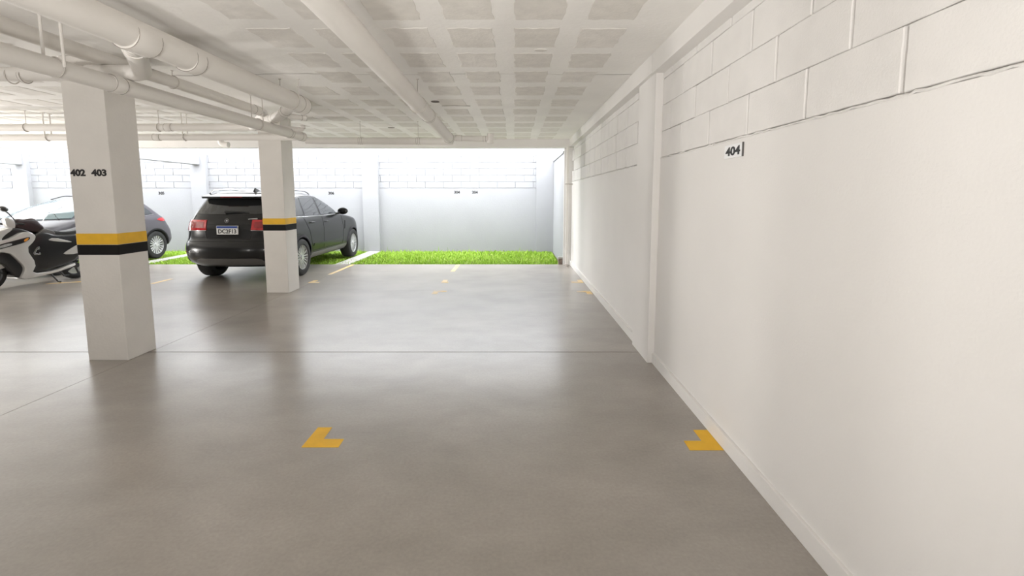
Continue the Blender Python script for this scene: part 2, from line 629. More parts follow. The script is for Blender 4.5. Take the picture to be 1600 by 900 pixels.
KERB = [(-4.30, -3.97), (-9.24, -8.92), (-14.5, -14.2)]
for (x0, x1), lb in zip(KERB, ('pale concrete strip in the grass beside the front wheel of the SUV', 'pale concrete strip in the grass between the two cars', 'pale concrete strip in the grass at the far left')):
    bm = bx(x0, x1, 10.98, YW - 0.15, -0.2, -0.012, bev=0.01)
    o = obj('concrete_strip', bm, 'kerb_concrete')
    tag(o, lb, 'concrete strip', None)
    o['kind'] = 'structure'

verts, faces = [], []
rnd = random.Random(11)
for i in range(64000):
    x = rnd.uniform(-16.9, 1.11)
    y = rnd.uniform(11.02, YW - 0.06)
    if x > 1.0 and y < 11.15:
        continue
    onk = any(a - 0.02 < x < b + 0.02 for a, b in KERB)
    if onk:
        cover = 0.85 if y < 12.0 else 0.05
        if rnd.random() > cover * (0.5 if y > 11.5 else 0.8):
            continue
    edge = y > YW - 0.16
    h = rnd.uniform(0.035, 0.075) * (1.6 if edge and rnd.random() < .3 else 1.0)
    if edge and rnd.random() < 0.012:
        h = rnd.uniform(0.15, 0.3)
    if 12.9 < y < 13.4 and -1.6 < x < -0.2 and sin(x * 9) + sin(y * 23) > 0.3:
        h *= 0.4
    a = rnd.uniform(0, pi)
    w = rnd.uniform(0.006, 0.013)
    dx, dy = cos(a) * w, sin(a) * w
    lx, ly = rnd.uniform(-.035, .035), rnd.uniform(-.035, .035)
    zb = -0.058
    n = len(verts)
    verts += [(x - dx, y - dy, zb), (x + dx, y + dy, zb), (x + dx * .6 + lx * .4, y + dy * .6 + ly * .4, zb + h * .6),
              (x - dx * .6 + lx * .4, y - dy * .6 + ly * .4, zb + h * .6), (x + lx, y + ly, zb + h)]
    faces += [(n, n + 1, n + 2, n + 3), (n + 3, n + 2, n + 4)]
me = bpy.data.meshes.new('grass')
me.from_pydata(verts, [], faces)
me.materials.append(MATS['grass'])
g = bpy.data.objects.new('grass', me)
COL.objects.link(g)
tag(g, 'bright green strip of short grass between the garage floor and the outer wall', 'grass')
g['kind'] = 'stuff'

# brown block by the right corner of the grass
t = thing('stone_block', 'small brown block at the right end of the grass, beside the downpipe', 'block', (1.10, 11.03, -0.056))
obj('block_body', bx(1.055, 1.15, 10.985, 11.09, -0.056, 0.135, bev=0.006), 'stone_brown', t)
obj('block_cap', bx(1.05, 1.155, 10.98, 11.1, 0.135, 0.175, bev=0.006), 'kerb_concrete', t)

# downpipe at the end of the right wall
t = thing('downpipe', 'thin white vertical downpipe at the far end of the right wall', 'pipe', (1.21, 10.675, 0))
obj('pipe', tb([(1.21, 10.675, 0.03), (1.21, 10.675, 2.705)], 0.032, 16), 'pipe_paint', t, smooth=40)
obj('coupling', tb([(1.21, 10.675, 1.82), (1.21, 10.675, 1.94)], 0.038, 16), 'pipe_paint', t, smooth=40)
bm = bmesh.new()
box(bm, 1.165, 1.255, 10.63, 10.64, 1.865, 1.895)
box(bm, 1.165, 1.335, 10.71, 10.718, 1.865, 1.895)
obj('clamp', bm, 'rod_metal', t)
obj('pipe_foot', tb([(1.21, 10.675, 0.0), (1.21, 10.675, 0.05)], 0.036, 16), 'rod_metal', t, smooth=40)

# ------------------------------------------------------------------ columns with painted bands


def column(x0, x1, y0, y1, bands, label, number=None):
    t = thing('column', label, 'column', ((x0 + x1) / 2, (y0 + y1) / 2, 0))
    zt, zm, zb = bands
    e = 0.0025
    obj('shaft', bx(x0, x1, y0, y1, 0, ZC - 0.001, bev=0.006), 'column_paint', t)
    obj('yellow_band', bx(x0 - e, x1 + e, y0 - e, y1 + e, zm, zt, bev=0.006), 'yellow_paint', t, label='yellow painted band around the column')
    obj('black_band', bx(x0 - e, x1 + e, y0 - e, y1 + e, zb, zm, bev=0.006), 'black_paint', t, label='black painted band below the yellow one')
    return t


c1 = column(-4.175, -3.785, 4.442, 4.80, (1.250, 1.142, 1.042), 'near square white column with numbers 402 403 and a yellow and black band')
c2 = column(-4.125, -3.755, 7.673, 8.06, (1.243, 1.142, 1.040), 'farther white column with a yellow and black band in front of the black SUV')
for s, xc in (('402', -4.098), ('403', -3.900)):
    text_on('bay_number', s, 0.066, 0.142, face_matrix((xc, 4.4405, 1.822), (1, 0, 0), (0, 0, 1)), 'number_black', c1, bold=0.45).__setitem__('label', 'black painted number ' + s)

# number plaque on the right wall
t = thing('number_plaque', 'small white plaque reading 404 on the right wall below the blocks', 'sign', (1.35, 2.92, 1.876))
obj('plate', bx(1.343, 1.352, 2.80, 3.03, 1.836, 1.919, bev=0.0015), 'plaque_white', t)
obj('plate_edge', bx(1.343, 1.353, 2.793, 2.80, 1.836, 1.919), 'valance_grey', t)
text_on('plaque_number', '404', 0.055, 0.19, face_matrix((1.3425, 2.915, 1.8775), (0, -1, 0), (0, 0, 1)), 'number_black', t, bold=0.35, depth=0.002)

# tiny numbers on the outer wall
for s, xc, zc, lb in (('304', -1.682, 1.726, 'black number 304 painted on the outer wall'), ('204', -1.153, 1.726, 'black number 204 painted on the outer wall'),
                      ('306', -5.40, 1.70, 'small black number on the outer wall above the hood of the SUV'), ('305', -10.42, 1.70, 'small black number on the outer wall between column and SUV')):
    o = text_on('wall_number', s, 0.085, 0.17, face_matrix((xc, YW - 0.0175, zc), (1, 0, 0), (0, 0, 1)), 'number_black', of, bold=0.35)
    o['label'] = lb

# ------------------------------------------------------------------ yellow corner marks on the floor


def mark(name, pts, m, label, group=None):
    bm = bmesh.new()
    a = [bm.verts.new((x, y, 0.0005)) for x, y in pts]
    b = [bm.verts.new((x, y, 0.002)) for x, y in pts]
    bm.faces.new(b)
    for k in range(len(a)):
        bm.faces.new((a[k], a[(k + 1) % len(a)], b[(k + 1) % len(a)], b[k]))
    bmesh.ops.recalc_face_normals(bm, faces=bm.faces)
    o = obj(name, bm, m)
    cx_, cy_ = sum(p[0] for p in pts) / len(pts), sum(p[1] for p in pts) / len(pts)
    o.data.transform(Matrix.Translation((-cx_, -cy_, 0)))
    o.location = (cx_, cy_, 0)
    return tag(o, label, 'floor marking', group)


GM = 'yellow bay corner markings painted on the floor'
mark('corner_marking', [(-1.364, 3.099), (-1.266, 3.099), (-1.262, 2.943), (-1.127, 2.943), (-1.125, 2.838), (-1.364, 2.838)], 'yellow_paint', 'near left yellow L-shaped corner mark on the open floor', GM)
mark('corner_marking', [(1.235, 3.063), (1.331, 3.063), (1.331, 2.804), (1.115, 2.804), (1.118, 2.919), (1.235, 2.919)], 'yellow_paint', 'near right yellow L-shaped corner mark against the baseboard', GM)


def ell(x, y, sx, sy, w=0.09):
    """corner at (x, y), arms of length |sx| and |sy|"""
    a, b = (1 if sx > 0 else -1), (1 if sy > 0 else -1)
    return [(x, y), (x + sx, y), (x + sx, y + b * w), (x + a * w, y + b * w), (x + a * w, y + sy), (x, y + sy)]


mark('corner_marking', ell(-1.36, 7.84, 0.22, -0.26), 'yellow_worn', 'faded yellow corner mark in mid floor, nearest of the three before the grass', GM)
mark('corner_marking', ell(1.30, 7.82, -0.24, -0.26), 'yellow_worn', 'faded yellow corner mark at the right wall, nearer of the two small ones', GM)
mark('corner_marking', ell(-1.36, 8.60, 0.13, 0.28), 'yellow_worn', 'faded yellow mark in mid floor, middle of the three before the grass', GM)
mark('corner_marking', ell(1.30, 8.60, -0.22, 0.28), 'yellow_worn', 'faded yellow corner mark at the right wall, farther of the two small ones', GM)
mark('line_marking', [(-1.36, 9.9), (-1.27, 9.9), (-1.27, 10.9), (-1.36, 10.9)], 'yellow_worn', 'short faded yellow line ending at the edge of the grass, mid floor', GM)
mark('line_marking', [(-3.84, 9.5), (-3.76, 9.5), (-3.76, 10.95), (-3.84, 10.95)], 'yellow_worn', 'faded yellow line beside the rear wheel of the SUV', GM)
mark('corner_marking', ell(-3.84, 8.58, 0.2, 0.26), 'yellow_worn', 'small faded yellow corner mark behind the farther column', GM)
mark('line_marking', [(-8.6, 8.45), (-7.95, 8.75), (-7.95, 8.85), (-8.6, 8.55)], 'yellow_worn', 'faded yellow line on the floor under the scooter', GM)
mark('line_marking', [(-6.72, 8.5), (-6.64, 8.5), (-6.64, 9.0), (-6.72, 9.0)], 'yellow_worn', 'faint yellow line on the floor left of the SUV', GM)


# ------------------------------------------------------------------ pipes under the ceiling
def pipe(name, label, pts, r, rings=(), hangers=(), seg=24, bend=0.12, caps=()):
    """rings: (point, axis, half length) couplings; hangers: (point, axis, both rods?)"""
    p0 = Vector(pts[0])
    t = thing(name, label, 'pipe', tuple(p0), 0, 'white drain pipes under the ceiling')
    path = fillet(pts, bend) if len(pts) > 2 else pts
    obj('pipe', tb(path, r, seg), 'pipe_paint', t, smooth=40)
    for (c, ax, hl) in rings:
        c = Vector(c)
        ax = Vector(ax).normalized()
        cp = obj('coupling', tb([c - ax * hl, c - ax * (hl - .02), c + ax * (hl - .02), c + ax * hl], [r + .001, r + .005, r + .005, r + .001], seg), 'pipe_paint', t, smooth=60)
        for e_ in (-1, 1):
            obj('gasket', torus(bmesh.new(), c + ax * hl * e_, ax, r + .0015, 0.0022, 32, 6), 'crack', cp, smooth=60)
    for h in hangers:
        c, ax, two = h[:3]
        wid = h[3] if len(h) > 3 else 0.004
        c = Vector(c)
        ax = Vector(ax).normalized()
        side = Vector((ax.y, -ax.x, 0))
        hb = obj('hanger', torus(bmesh.new(), c, ax, r + 0.004, 0.005), 'rod_metal', t, smooth=60)
        for s in ((-1, 1) if two else (1,)):
            q = c + side * s * (r + 0.004) if two else c + Vector((0, 0, r))
            bm = bmesh.new()
            tube(bm, [(q.x, q.y, q.z), (q.x, q.y, ZC - 0.004)], wid, 8)
            tube(bm, [(q.x, q.y, ZC - 0.008), (q.x, q.y, ZC - 0.0005)], wid * 3.2, 8)
            obj('hanger_rod', bm, 'pipe_paint' if wid > 0.006 else 'rod_metal', hb, smooth=40)
    return t


Yx = (0, 1, 0)
P1 = pipe('drain_pipe', 'thickest white drain pipe at upper left, running from near corner toward the farther column',
          [(-2.47, -4, 2.62), (-2.47, 5.62, 2.655)], 0.098,
          rings=[((-2.47, 3.19, 2.632), Yx, 0.10), ((-2.47, 3.70, 2.637), Yx, 0.055), ((-2.47, 5.55, 2.655), Yx, 0.07)],
          hangers=[((-2.47, 5.30, 2.655), Yx, True), ((-2.47, 0.5, 2.63), Yx, True), ((-2.47, -2.5, 2.625), Yx, True)])
# branch at its middle: side outlet, elbow and transverse run to the left
obj('branch', tb(fillet([(-2.50, 3.19, 2.60), (-3.16, 4.12, 2.645), (-3.62, 4.12, 2.645)], .15, 10), 0.068, 24), 'pipe_paint', P1, smooth=40)
obj('coupling', tb([(-2.57, 3.29, 2.605), (-2.655, 3.41, 2.611)], 0.076, 24), 'pipe_paint', P1, smooth=40)
P0 = pipe('drain_pipe', 'white pipe crossing leftward above the near column from the elbow',
          [(-3.60, 4.12, 2.64), (-9.5, 4.12, 2.60)], 0.058,
          rings=[((-4.17, 4.12, 2.62), (1, 0, 0), 0.012), ((-5.2, 4.12, 2.618), (1, 0, 0), 0.05)],
          hangers=[((-4.28, 4.12, 2.62), (1, 0, 0), False, 0.008)])
P2 = pipe('drain_pipe', 'white pipe close under the ceiling, between the thickest one and the low slanting one',
          [(-3.50, -4, 2.765), (-3.50, 6.75, 2.765), (-3.95, 7.2, 2.64)], 0.06, bend=0.15,
          rings=[((-3.50, 4.45, 2.765), Yx, 0.05), ((-3.50, 6.5, 2.765), Yx, 0.06)],
          hangers=[((-3.50, 4.95, 2.765), Yx, False), ((-3.50, 1.5, 2.765), Yx, False)])
P3 = pipe('drain_pipe', 'lowest long white pipe, crossing the near column top, ending at the farther one',
          [(-3.262, -4, 2.50), (-3.275, 7.40, 2.518)], 0.067,
          rings=[((-3.265, 3.95, 2.513), Yx, 0.055), ((-3.27, 6.95, 2.517), Yx, 0.03), ((-3.275, 7.33, 2.518), Yx, 0.05)],
          hangers=[((-3.264, 3.44, 2.512), Yx, True, 0.010), ((-3.27, 6.1, 2.516), Yx, True, 0.005), ((-3.272, 6.95, 2.517), Yx, False, 0.003), ((-3.26, 0.5, 2.505), Yx, True, 0.010)])
P4 = pipe('drain_pipe', 'single white drain pipe running down the middle of the ceiling toward the opening',
          [(-1.01, -4, 2.66), (-1.03, 2.6, 2.655), (-1.085, 8.02, 2.565)], 0.085, bend=0.3,
          rings=[((-1.065, 5.95, 2.60), Yx, 0.03), ((-1.083, 7.92, 2.567), Yx, 0.05)],
          hangers=[((-1.06, 5.3, 2.611), Yx, False), ((-1.02, 0.5, 2.657), Yx, False)])
P5 = pipe('drain_pipe', 'short white pipe from the middle pipe end to a stub on the right',
          [(-1.06, 8.05, 2.58), (-0.42, 8.10, 2.575)], 0.046,
          rings=[((-0.93, 8.06, 2.58), (1, 0, 0), 0.05), ((-0.50, 8.09, 2.575), (1, 0, 0), 0.02)])
obj('pipe_stub', tb([(-0.40, 8.10, 2.50), (-0.40, 8.10, 2.66)], 0.056, 20), 'pipe_paint', P5, smooth=40)
T1 = pipe('drain_pipe', 'upper of the two transverse white pipes left of the farther column',
          [(-3.9, 7.2, 2.638), (-14.5, 7.2, 2.615)], 0.055,
          rings=[((-7.9, 7.2, 2.63), (1, 0, 0), 0.05), ((-5.2, 7.2, 2.635), (1, 0, 0), 0.05)],
          hangers=[((-7.35, 7.2, 2.63), (1, 0, 0), False, 0.004), ((-5.35, 7.2, 2.633), (1, 0, 0), False, 0.004)])
T2 = pipe('drain_pipe', 'lower of the two transverse white pipes left of the farther column',
          [(-3.30, 7.42, 2.518), (-14.5, 7.42, 2.51)], 0.05,
          rings=[((-5.55, 7.42, 2.516), (1, 0, 0), 0.05), ((-8.1, 7.42, 2.513), (1, 0, 0), 0.05)],
          hangers=[((-7.25, 7.42, 2.514), (1, 0, 0), True, 0.009), ((-5.12, 7.42, 2.516), (1, 0, 0), True, 0.007)])
T3 = pipe('drain_pipe', 'transverse white pipe between the farther column and the end of the middle pipe',
          [(-3.60, 8.25, 2.562), (-1.05, 8.2, 2.545)], 0.058,
          rings=[((-2.65, 8.23, 2.556), (1, 0, 0), 0.03), ((-1.65, 8.21, 2.55), (1, 0, 0), 0.03)],
          hangers=[((-2.65, 8.23, 2.556), (1, 0, 0), False, 0.003), ((-1.65, 8.21, 2.55), (1, 0, 0), False, 0.003)])
# wye from the end of the thickest pipe down to the transverse run
P6 = pipe('drain_pipe', 'short thick white slanting branch at the end of the thickest pipe',
          [(-2.50, 5.42, 2.64), (-3.02, 6.20, 2.64), (-3.90, 7.12, 2.64)], 0.062, bend=0.2,
          rings=[((-2.80, 5.87, 2.64), (-0.52, 0.78, 0), 0.07), ((-3.2, 6.39, 2.64), (-0.7, 0.7, 0), 0.05)])
pipe('drain_pipe', 'small white pipe with a capped end just below the end of the thickest pipe',
     [(-3.05, 6.25, 2.66), (-2.82, 6.5, 2.655)], 0.034, rings=[((-2.84, 6.47, 2.655), (0.7, 0.7, 0), 0.03)])
pipe('drain_pipe', 'smallest capped white pipe stub above the farther column',
     [(-3.45, 6.8, 2.58), (-3.12, 7.05, 2.575), (-3.12, 7.05, 2.64)], 0.036, bend=0.05, rings=[((-3.12, 7.05, 2.62), (0, 0, 1), 0.02)])
# drain stub below the beam near the outer wall
pipe('drain_pipe', 'short white drain stub hanging under the far edge beam, left of the farther column',
     [(-6.28, 10.2, 2.88), (-6.28, 10.2, 2.72), (-6.12, 10.2, 2.70)], 0.06, bend=0.06)

# ------------------------------------------------------------------ car builder


def pchip(xs, ys, x):
    n = len(xs)
    if x <= xs[0]:
        return ys[0]
    if x >= xs[-1]:
        return ys[-1]
    h = [xs[i + 1] - xs[i] for i in range(n - 1)]
    d = [(ys[i + 1] - ys[i]) / h[i] for i in range(n - 1)]
    m = [d[0]] + [0 if d[i - 1] * d[i] <= 0 else 2 * d[i - 1] * d[i] / (d[i - 1] + d[i]) for i in range(1, n - 1)] + [d[-1]]
    i = max(k for k in range(n - 1) if xs[k] <= x)
    t = (x - xs[i]) / h[i]
    return (ys[i] * (1 + 2 * t) * (1 - t) ** 2 + h[i] * m[i] * t * (1 - t) ** 2 + ys[i + 1] * t * t * (3 - 2 * t) + h[i] * m[i + 1] * t * t * (t - 1))


class Car:
    def __init__(self, root, table, zs, nr=2.6, nf=2.3):
        self.root, self.tab, self.zs, self.nr, self.nf = root, table, zs, nr, nf
        self.cols = list(zip(*table))

    def sec(self, z):
        c = self.cols
        return [pchip(c[0], c[i], z) for i in range(1, 6)]

    def surf(self, s, z, sgn=1):
        yr, yf, w, rr, rf = self.sec(z)
        if s < 1:
            th = max(s, 0) * pi / 2
            x = w * sin(th) ** (2 / self.nr) if th > 0 else 0
            y = yr + rr * (1 - max(cos(th), 0) ** (2 / self.nr))
        elif s <= 2:
            x = w
            y = yr + rr + (s - 1) * (yf - rf - yr - rr)
        else:
            th = min(3 - s, 1) * pi / 2
            x = w * max(sin(th), 0) ** (2 / self.nf)
            y = yf - rf * (1 - max(cos(th), 0) ** (2 / self.nf))
        return Vector((x * sgn, y, z))

    def nrm(self, s, z, sgn):
        e = 0.01
        a = self.surf(min(s + e, 3), z, sgn) - self.surf(max(s - e, 0), z, sgn)
        b = self.surf(s, z + e, sgn) - self.surf(s, z - e, sgn)
        n = a.cross(b)
        if n.length < 1e-9:
            return Vector((0, -1 if s < 1 else 1, 0))
        n.normalize()
        return n if sgn > 0 else -n

    def s_side(self, y, z):
        yr, yf, w, rr, rf = self.sec(z)
        if y < yr + rr:
            c = min(max(1 - (y - yr) / rr, 0), 1)
            return math.acos(c ** (self.nr / 2)) / (pi / 2)
        if y <= yf - rf:
            return 1 + (y - yr - rr) / (yf - rf - yr - rr)
        c = min(max(1 - (yf - y) / rf, 0), 1)
        return 3 - math.acos(c ** (self.nf / 2)) / (pi / 2)

    def s_rear(self, x, z):
        w = self.sec(z)[2]
        return math.asin(min(abs(x) / w, 1) ** (self.nr / 2)) / (pi / 2)

    def s_front(self, x, z):
        w = self.sec(z)[2]
        return 3 - math.asin(min(abs(x) / w, 1) ** (self.nf / 2)) / (pi / 2)

    def at(self, kind, a, z, off=0.0, sgn=1):
        if kind == 'side':
            s = self.s_side(a, z)
        elif kind == 'rear':
            s = self.s_rear(a, z)
            sgn = -1 if a < 0 else 1
        elif kind == 'front':
            s = self.s_front(a, z)
            sgn = -1 if a < 0 else 1
        else:
            s = a
        s = min(max(s, 0.004), 2.996)
        return self.surf(s, z, sgn) + self.nrm(s, z, sgn) * off

    def body(self, name, m, arches, R):
        bm = bmesh.new()
        S = [i / 14 for i in range(14)] + [1 + i / 30 for i in range(30)] + [2 + i / 14 for i in range(15)]
        rings = []
        for z in self.zs:
            right = [self.surf(s, z) for s in S]
            left = [Vector((-p.x, p.y, p.z)) for p in reversed(right[1:-1])]
            rings.append([bm.verts.new(p) for p in right + left])
        N = len(rings[0])
        for a, b in zip(rings, rings[1:]):
            for k in range(N):
                bm.faces.new((a[k], a[(k + 1) % N], b[(k + 1) % N], b[k]))
        bm.faces.new(list(reversed(rings[0])))
        bm.faces.new(rings[-1])
        bmesh.ops.recalc_face_normals(bm, faces=bm.faces)
        me = finish(bm, name)
        me.materials.append(MATS[m])
        me.materials.append(MATS['seam'])
        tmp = bpy.data.objects.new('tmp', me)
        COL.objects.link(tmp)
        cut = bmesh.new()
        for y in arches:
            for sg in (-1, 1):
                tube(cut, [(sg * 0.60, y, R * 0.92), (sg * 1.3, y, R * 0.92)], R + 0.065, 40)
        bmesh.ops.recalc_face_normals(cut, faces=cut.faces)
        cme = finish(cut, 'cut')
        cme.materials.append(MATS[m])
        cme.materials.append(MATS['seam'])
        for p in cme.polygons:
            p.material_index = 1
        co = bpy.data.objects.new('cut', cme)
        COL.objects.link(co)
        md = tmp.modifiers.new('b', 'BOOLEAN')
        md.operation = 'DIFFERENCE'
        md.solver = 'EXACT'
        md.object = co
        bpy.context.view_layer.update()
        dg = bpy.context.evaluated_depsgraph_get()
        out = bpy.data.meshes.new_from_object(tmp.evaluated_get(dg))
        bpy.data.objects.remove(tmp)
        bpy.data.objects.remove(co)
        bm = bmesh.new()
        bm.from_mesh(out)
        out2 = finish(bm, name, 32)
        out2.materials.clear()
        out2.materials.append(MATS[m])
        out2.materials.append(MATS['seam'])
        return obj(name, out2, None, self.root, world=False)

    def patch(self, name, kind, poly, m, off=0.004, thick=0.012, sgn=1, parent=None, cuts=3, label=None):
        bm = bmesh.new()
        vs = [bm.verts.new((p[0], p[1], 0)) for p in poly]
        bm.faces.new(vs)
        bmesh.ops.triangulate(bm, faces=bm.faces)
        for _ in range(cuts):
            long = [e for e in bm.edges if e.calc_length() > (0.09 if kind != 's' else 0.07)]
            if not long:
                break
            bmesh.ops.subdivide_edges(bm, edges=long, cuts=1)
            bmesh.ops.triangulate(bm, faces=bm.faces)
        bmesh.ops.dissolve_degenerate(bm, dist=1e-5, edges=bm.edges)
        fs = list(bm.faces)
        r = bmesh.ops.extrude_face_region(bm, geom=fs)
        top = set(g for g in r['geom'] if isinstance(g, bmesh.types.BMVert))
        for v in bm.verts:
            a, z = v.co.x, v.co.y
            v.co = self.at(kind, a, z, off if v in top else off - thick, sgn)
        bmesh.ops.recalc_face_normals(bm, faces=bm.faces)
        o = obj(name, bm, m, parent or self.root, 35, world=False)
        if label:
            o['label'] = label
        return o

    def strip(self, name, kind, pts, w, m, off=0.003, sgn=1, thick=0.006):
        """a thin line along pts given in patch coordinates"""
        P = []
        for (a, z), (b, y) in zip(pts, pts[1:]):
            n = max(1, int(math.hypot(b - a, y - z) / 0.05))
            P += [(a + (b - a) * i / n, z + (y - z) * i / n) for i in range(n)]
        P.append(pts[-1])
        Q = [self.at(kind, a, z, off, sgn) for a, z in P]
        return obj(name, tube(bmesh.new(), Q, w / 2, 6), m, self.root, 60, world=False)


def wheel(root, x, y, R, wid, sg, style, name='wheel'):
    """tyre with a rim, hub and spokes; sg = side the face looks to"""
    prof = [(-.5, .70), (-.5, .86), (-.46, .95), (-.38, .99), (.0, 1.0), (.38, .99), (.46, .95), (.5, .86), (.5, .70), (.44, .66), (-.44, .66)]
    bm = bmesh.new()
    N = 44
    rings = []
    for i in range(N):
        a = 2 * pi * i / N
        rings.append([bm.verts.new((x + p * wid, y + cos(a) * q * R, R + sin(a) * q * R)) for p, q in prof])
    for i in range(N):
        A, B = rings[i], rings[(i + 1) % N]
        for j in range(len(prof)):
            bm.faces.new((A[j], A[(j + 1) % len(prof)], B[(j + 1) % len(prof)], B[j]))
    bmesh.ops.recalc_face_normals(bm, faces=bm.faces)
    t = obj(name, bm, 'rubber', root, 40, world=False)
    xf = x + sg * wid * 0.44
    bm = bmesh.new()
    rr = R * 0.70
    # rim lip
    for (r0, r1, xa, xb) in ((rr, rr * 0.93, xf, xf - sg * 0.015),):
        ra, rb, rc = [], [], []
        for i in range(N):
            a = 2 * pi * i / N
            ra.append(bm.verts.new((xa, y + cos(a) * r0, R + sin(a) * r0)))
            rb.append(bm.verts.new((xa, y + cos(a) * r1, R + sin(a) * r1)))
            rc.append(bm.verts.new((xf - sg * 0.10, y + cos(a) * r1 * 0.96, R + sin(a) * r1 * 0.96)))
        for i in range(N):
            j = (i + 1) % N
            bm.faces.new((ra[i], ra[j], rb[j], rb[i]))
            bm.faces.new((rb[i], rb[j], rc[j], rc[i]))
    bmesh.ops.recalc_face_normals(bm, faces=bm.faces)
    obj('rim', bm, 'alloy', t, 40, world=False)
    obj('brake_disc', tb([(xf - sg * 0.075, y, R), (xf - sg * 0.11, y, R)], rr * 0.90, 32), 'seam', t, 40, world=False)
    bm = bmesh.new()

    def spoke(a0, a1, w0, w1, dx=0.0):
        c0 = Vector((0, cos(a0), sin(a0))) * (rr * 0.16)
        c1 = Vector((0, cos(a1), sin(a1))) * (rr * 0.95)
        d = (c1 - c0).normalized()
        n = Vector((0, -d.z, d.y))
        o = Vector((xf - sg * 0.012, y, R))
        vs = []
        for c, w, xo in ((c0, w0, -sg * 0.012), (c1, w1, 0)):
            for s1 in (-1, 1):
                for dd in (0, -sg * 0.03):
                    vs.append(bm.verts.new(o + c + n * s1 * w + Vector((xo + dd, 0, 0))))
        for q in ((0, 2, 6, 4), (1, 5, 7, 3), (0, 4, 5, 1), (2, 3, 7, 6), (0, 1, 3, 2), (4, 6, 7, 5)):
            bm.faces.new([vs[i] for i in q])

    if style == 'double':
        for k in range(5):
            a = 2 * pi * k / 5 + 0.3
            spoke(a - .10, a - 0.20, 0.011, 0.011)
            spoke(a + .10, a + 0.20, 0.011, 0.011)
            spoke(a + .62, a + 0.50, 0.008, 0.008)
            spoke(a + .62, a + 0.78, 0.008, 0.008)
    else:
        for k in range(6):
            a = 2 * pi * k / 6 + 0.1
            spoke(a, a - 0.20, 0.012, 0.010)
            spoke(a, a + 0.20, 0.012, 0.010)
            spoke(a + 0.5, a + 0.5, 0.008, 0.012)
    bmesh.ops.recalc_face_normals(bm, faces=bm.faces)
    obj('spokes', bm, 'alloy', t, None, world=False)
    obj('hub', tb([(xf, y, R), (xf - sg * 0.05, y, R)], [rr * 0.17, rr * 0.2], 20), 'alloy', t, 40, world=False)
    return t


# ------------------------------------------------------------------ black SUV, seen from behind
suv = thing('suv', 'black SUV parked nose to the outer wall, partly behind the farther column', 'car', (-5.255, 8.45, 0))
TAB = [  # z, y rear, y front, half width, rear corner, front corner
    (0.27, 0.34, 4.55, 0.82, 0.35, 0.40),
    (0.36, 0.13, 4.72, 0.915, 0.42, 0.50),
    (0.50, 0.02, 4.83, 0.955, 0.50, 0.60),
    (0.62, 0.00, 4.87, 0.965, 0.52, 0.70),
    (0.74, 0.03, 4.89, 0.965, 0.52, 0.75),
    (0.80, 0.09, 4.89, 0.968, 0.52, 0.78),
    (0.90, 0.11, 4.87, 0.965, 0.52, 0.80),
    (1.00, 0.12, 4.80, 0.955, 0.50, 0.85),
    (1.06, 0.135, 4.60, 0.948, 0.50, 0.85),
    (1.11, 0.15, 4.25, 0.938, 0.48, 0.75),
    (1.16, 0.17, 3.75, 0.920, 0.46, 0.60),
    (1.20, 0.19, 3.48, 0.893, 0.44, 0.50),
    (1.28, 0.24, 3.30, 0.862, 0.42, 0.42),
    (1.40, 0.33, 3.06, 0.805, 0.40, 0.40),
    (1.52, 0.42, 2.78, 0.745, 0.38, 0.40),
    (1.60, 0.48, 2.52, 0.700, 0.36, 0.42),
    (1.65, 0.53, 2.28, 0.655, 0.36, 0.42),
    (1.68, 0.62, 2.05, 0.590, 0.36, 0.42),
    (1.70, 0.85, 1.75, 0.430, 0.30, 0.40)]
zs = [0.27, 0.29, 0.32] + [0.36 + 0.03 * i for i in range(22)] + [1.0 + 0.0125 * i for i in range(22)] + [1.28 + 0.03 * i for i in range(13)] + [1.66, 1.67, 1.68, 1.69, 1.70]
zs = sorted(set(round(z, 4) for z in zs))
C = Car(suv, TAB, zs)
AX_R, AX_F, RW = 0.97, 3.98, 0.375
C.body('body', 'suv_black', (AX_R, AX_F), RW)
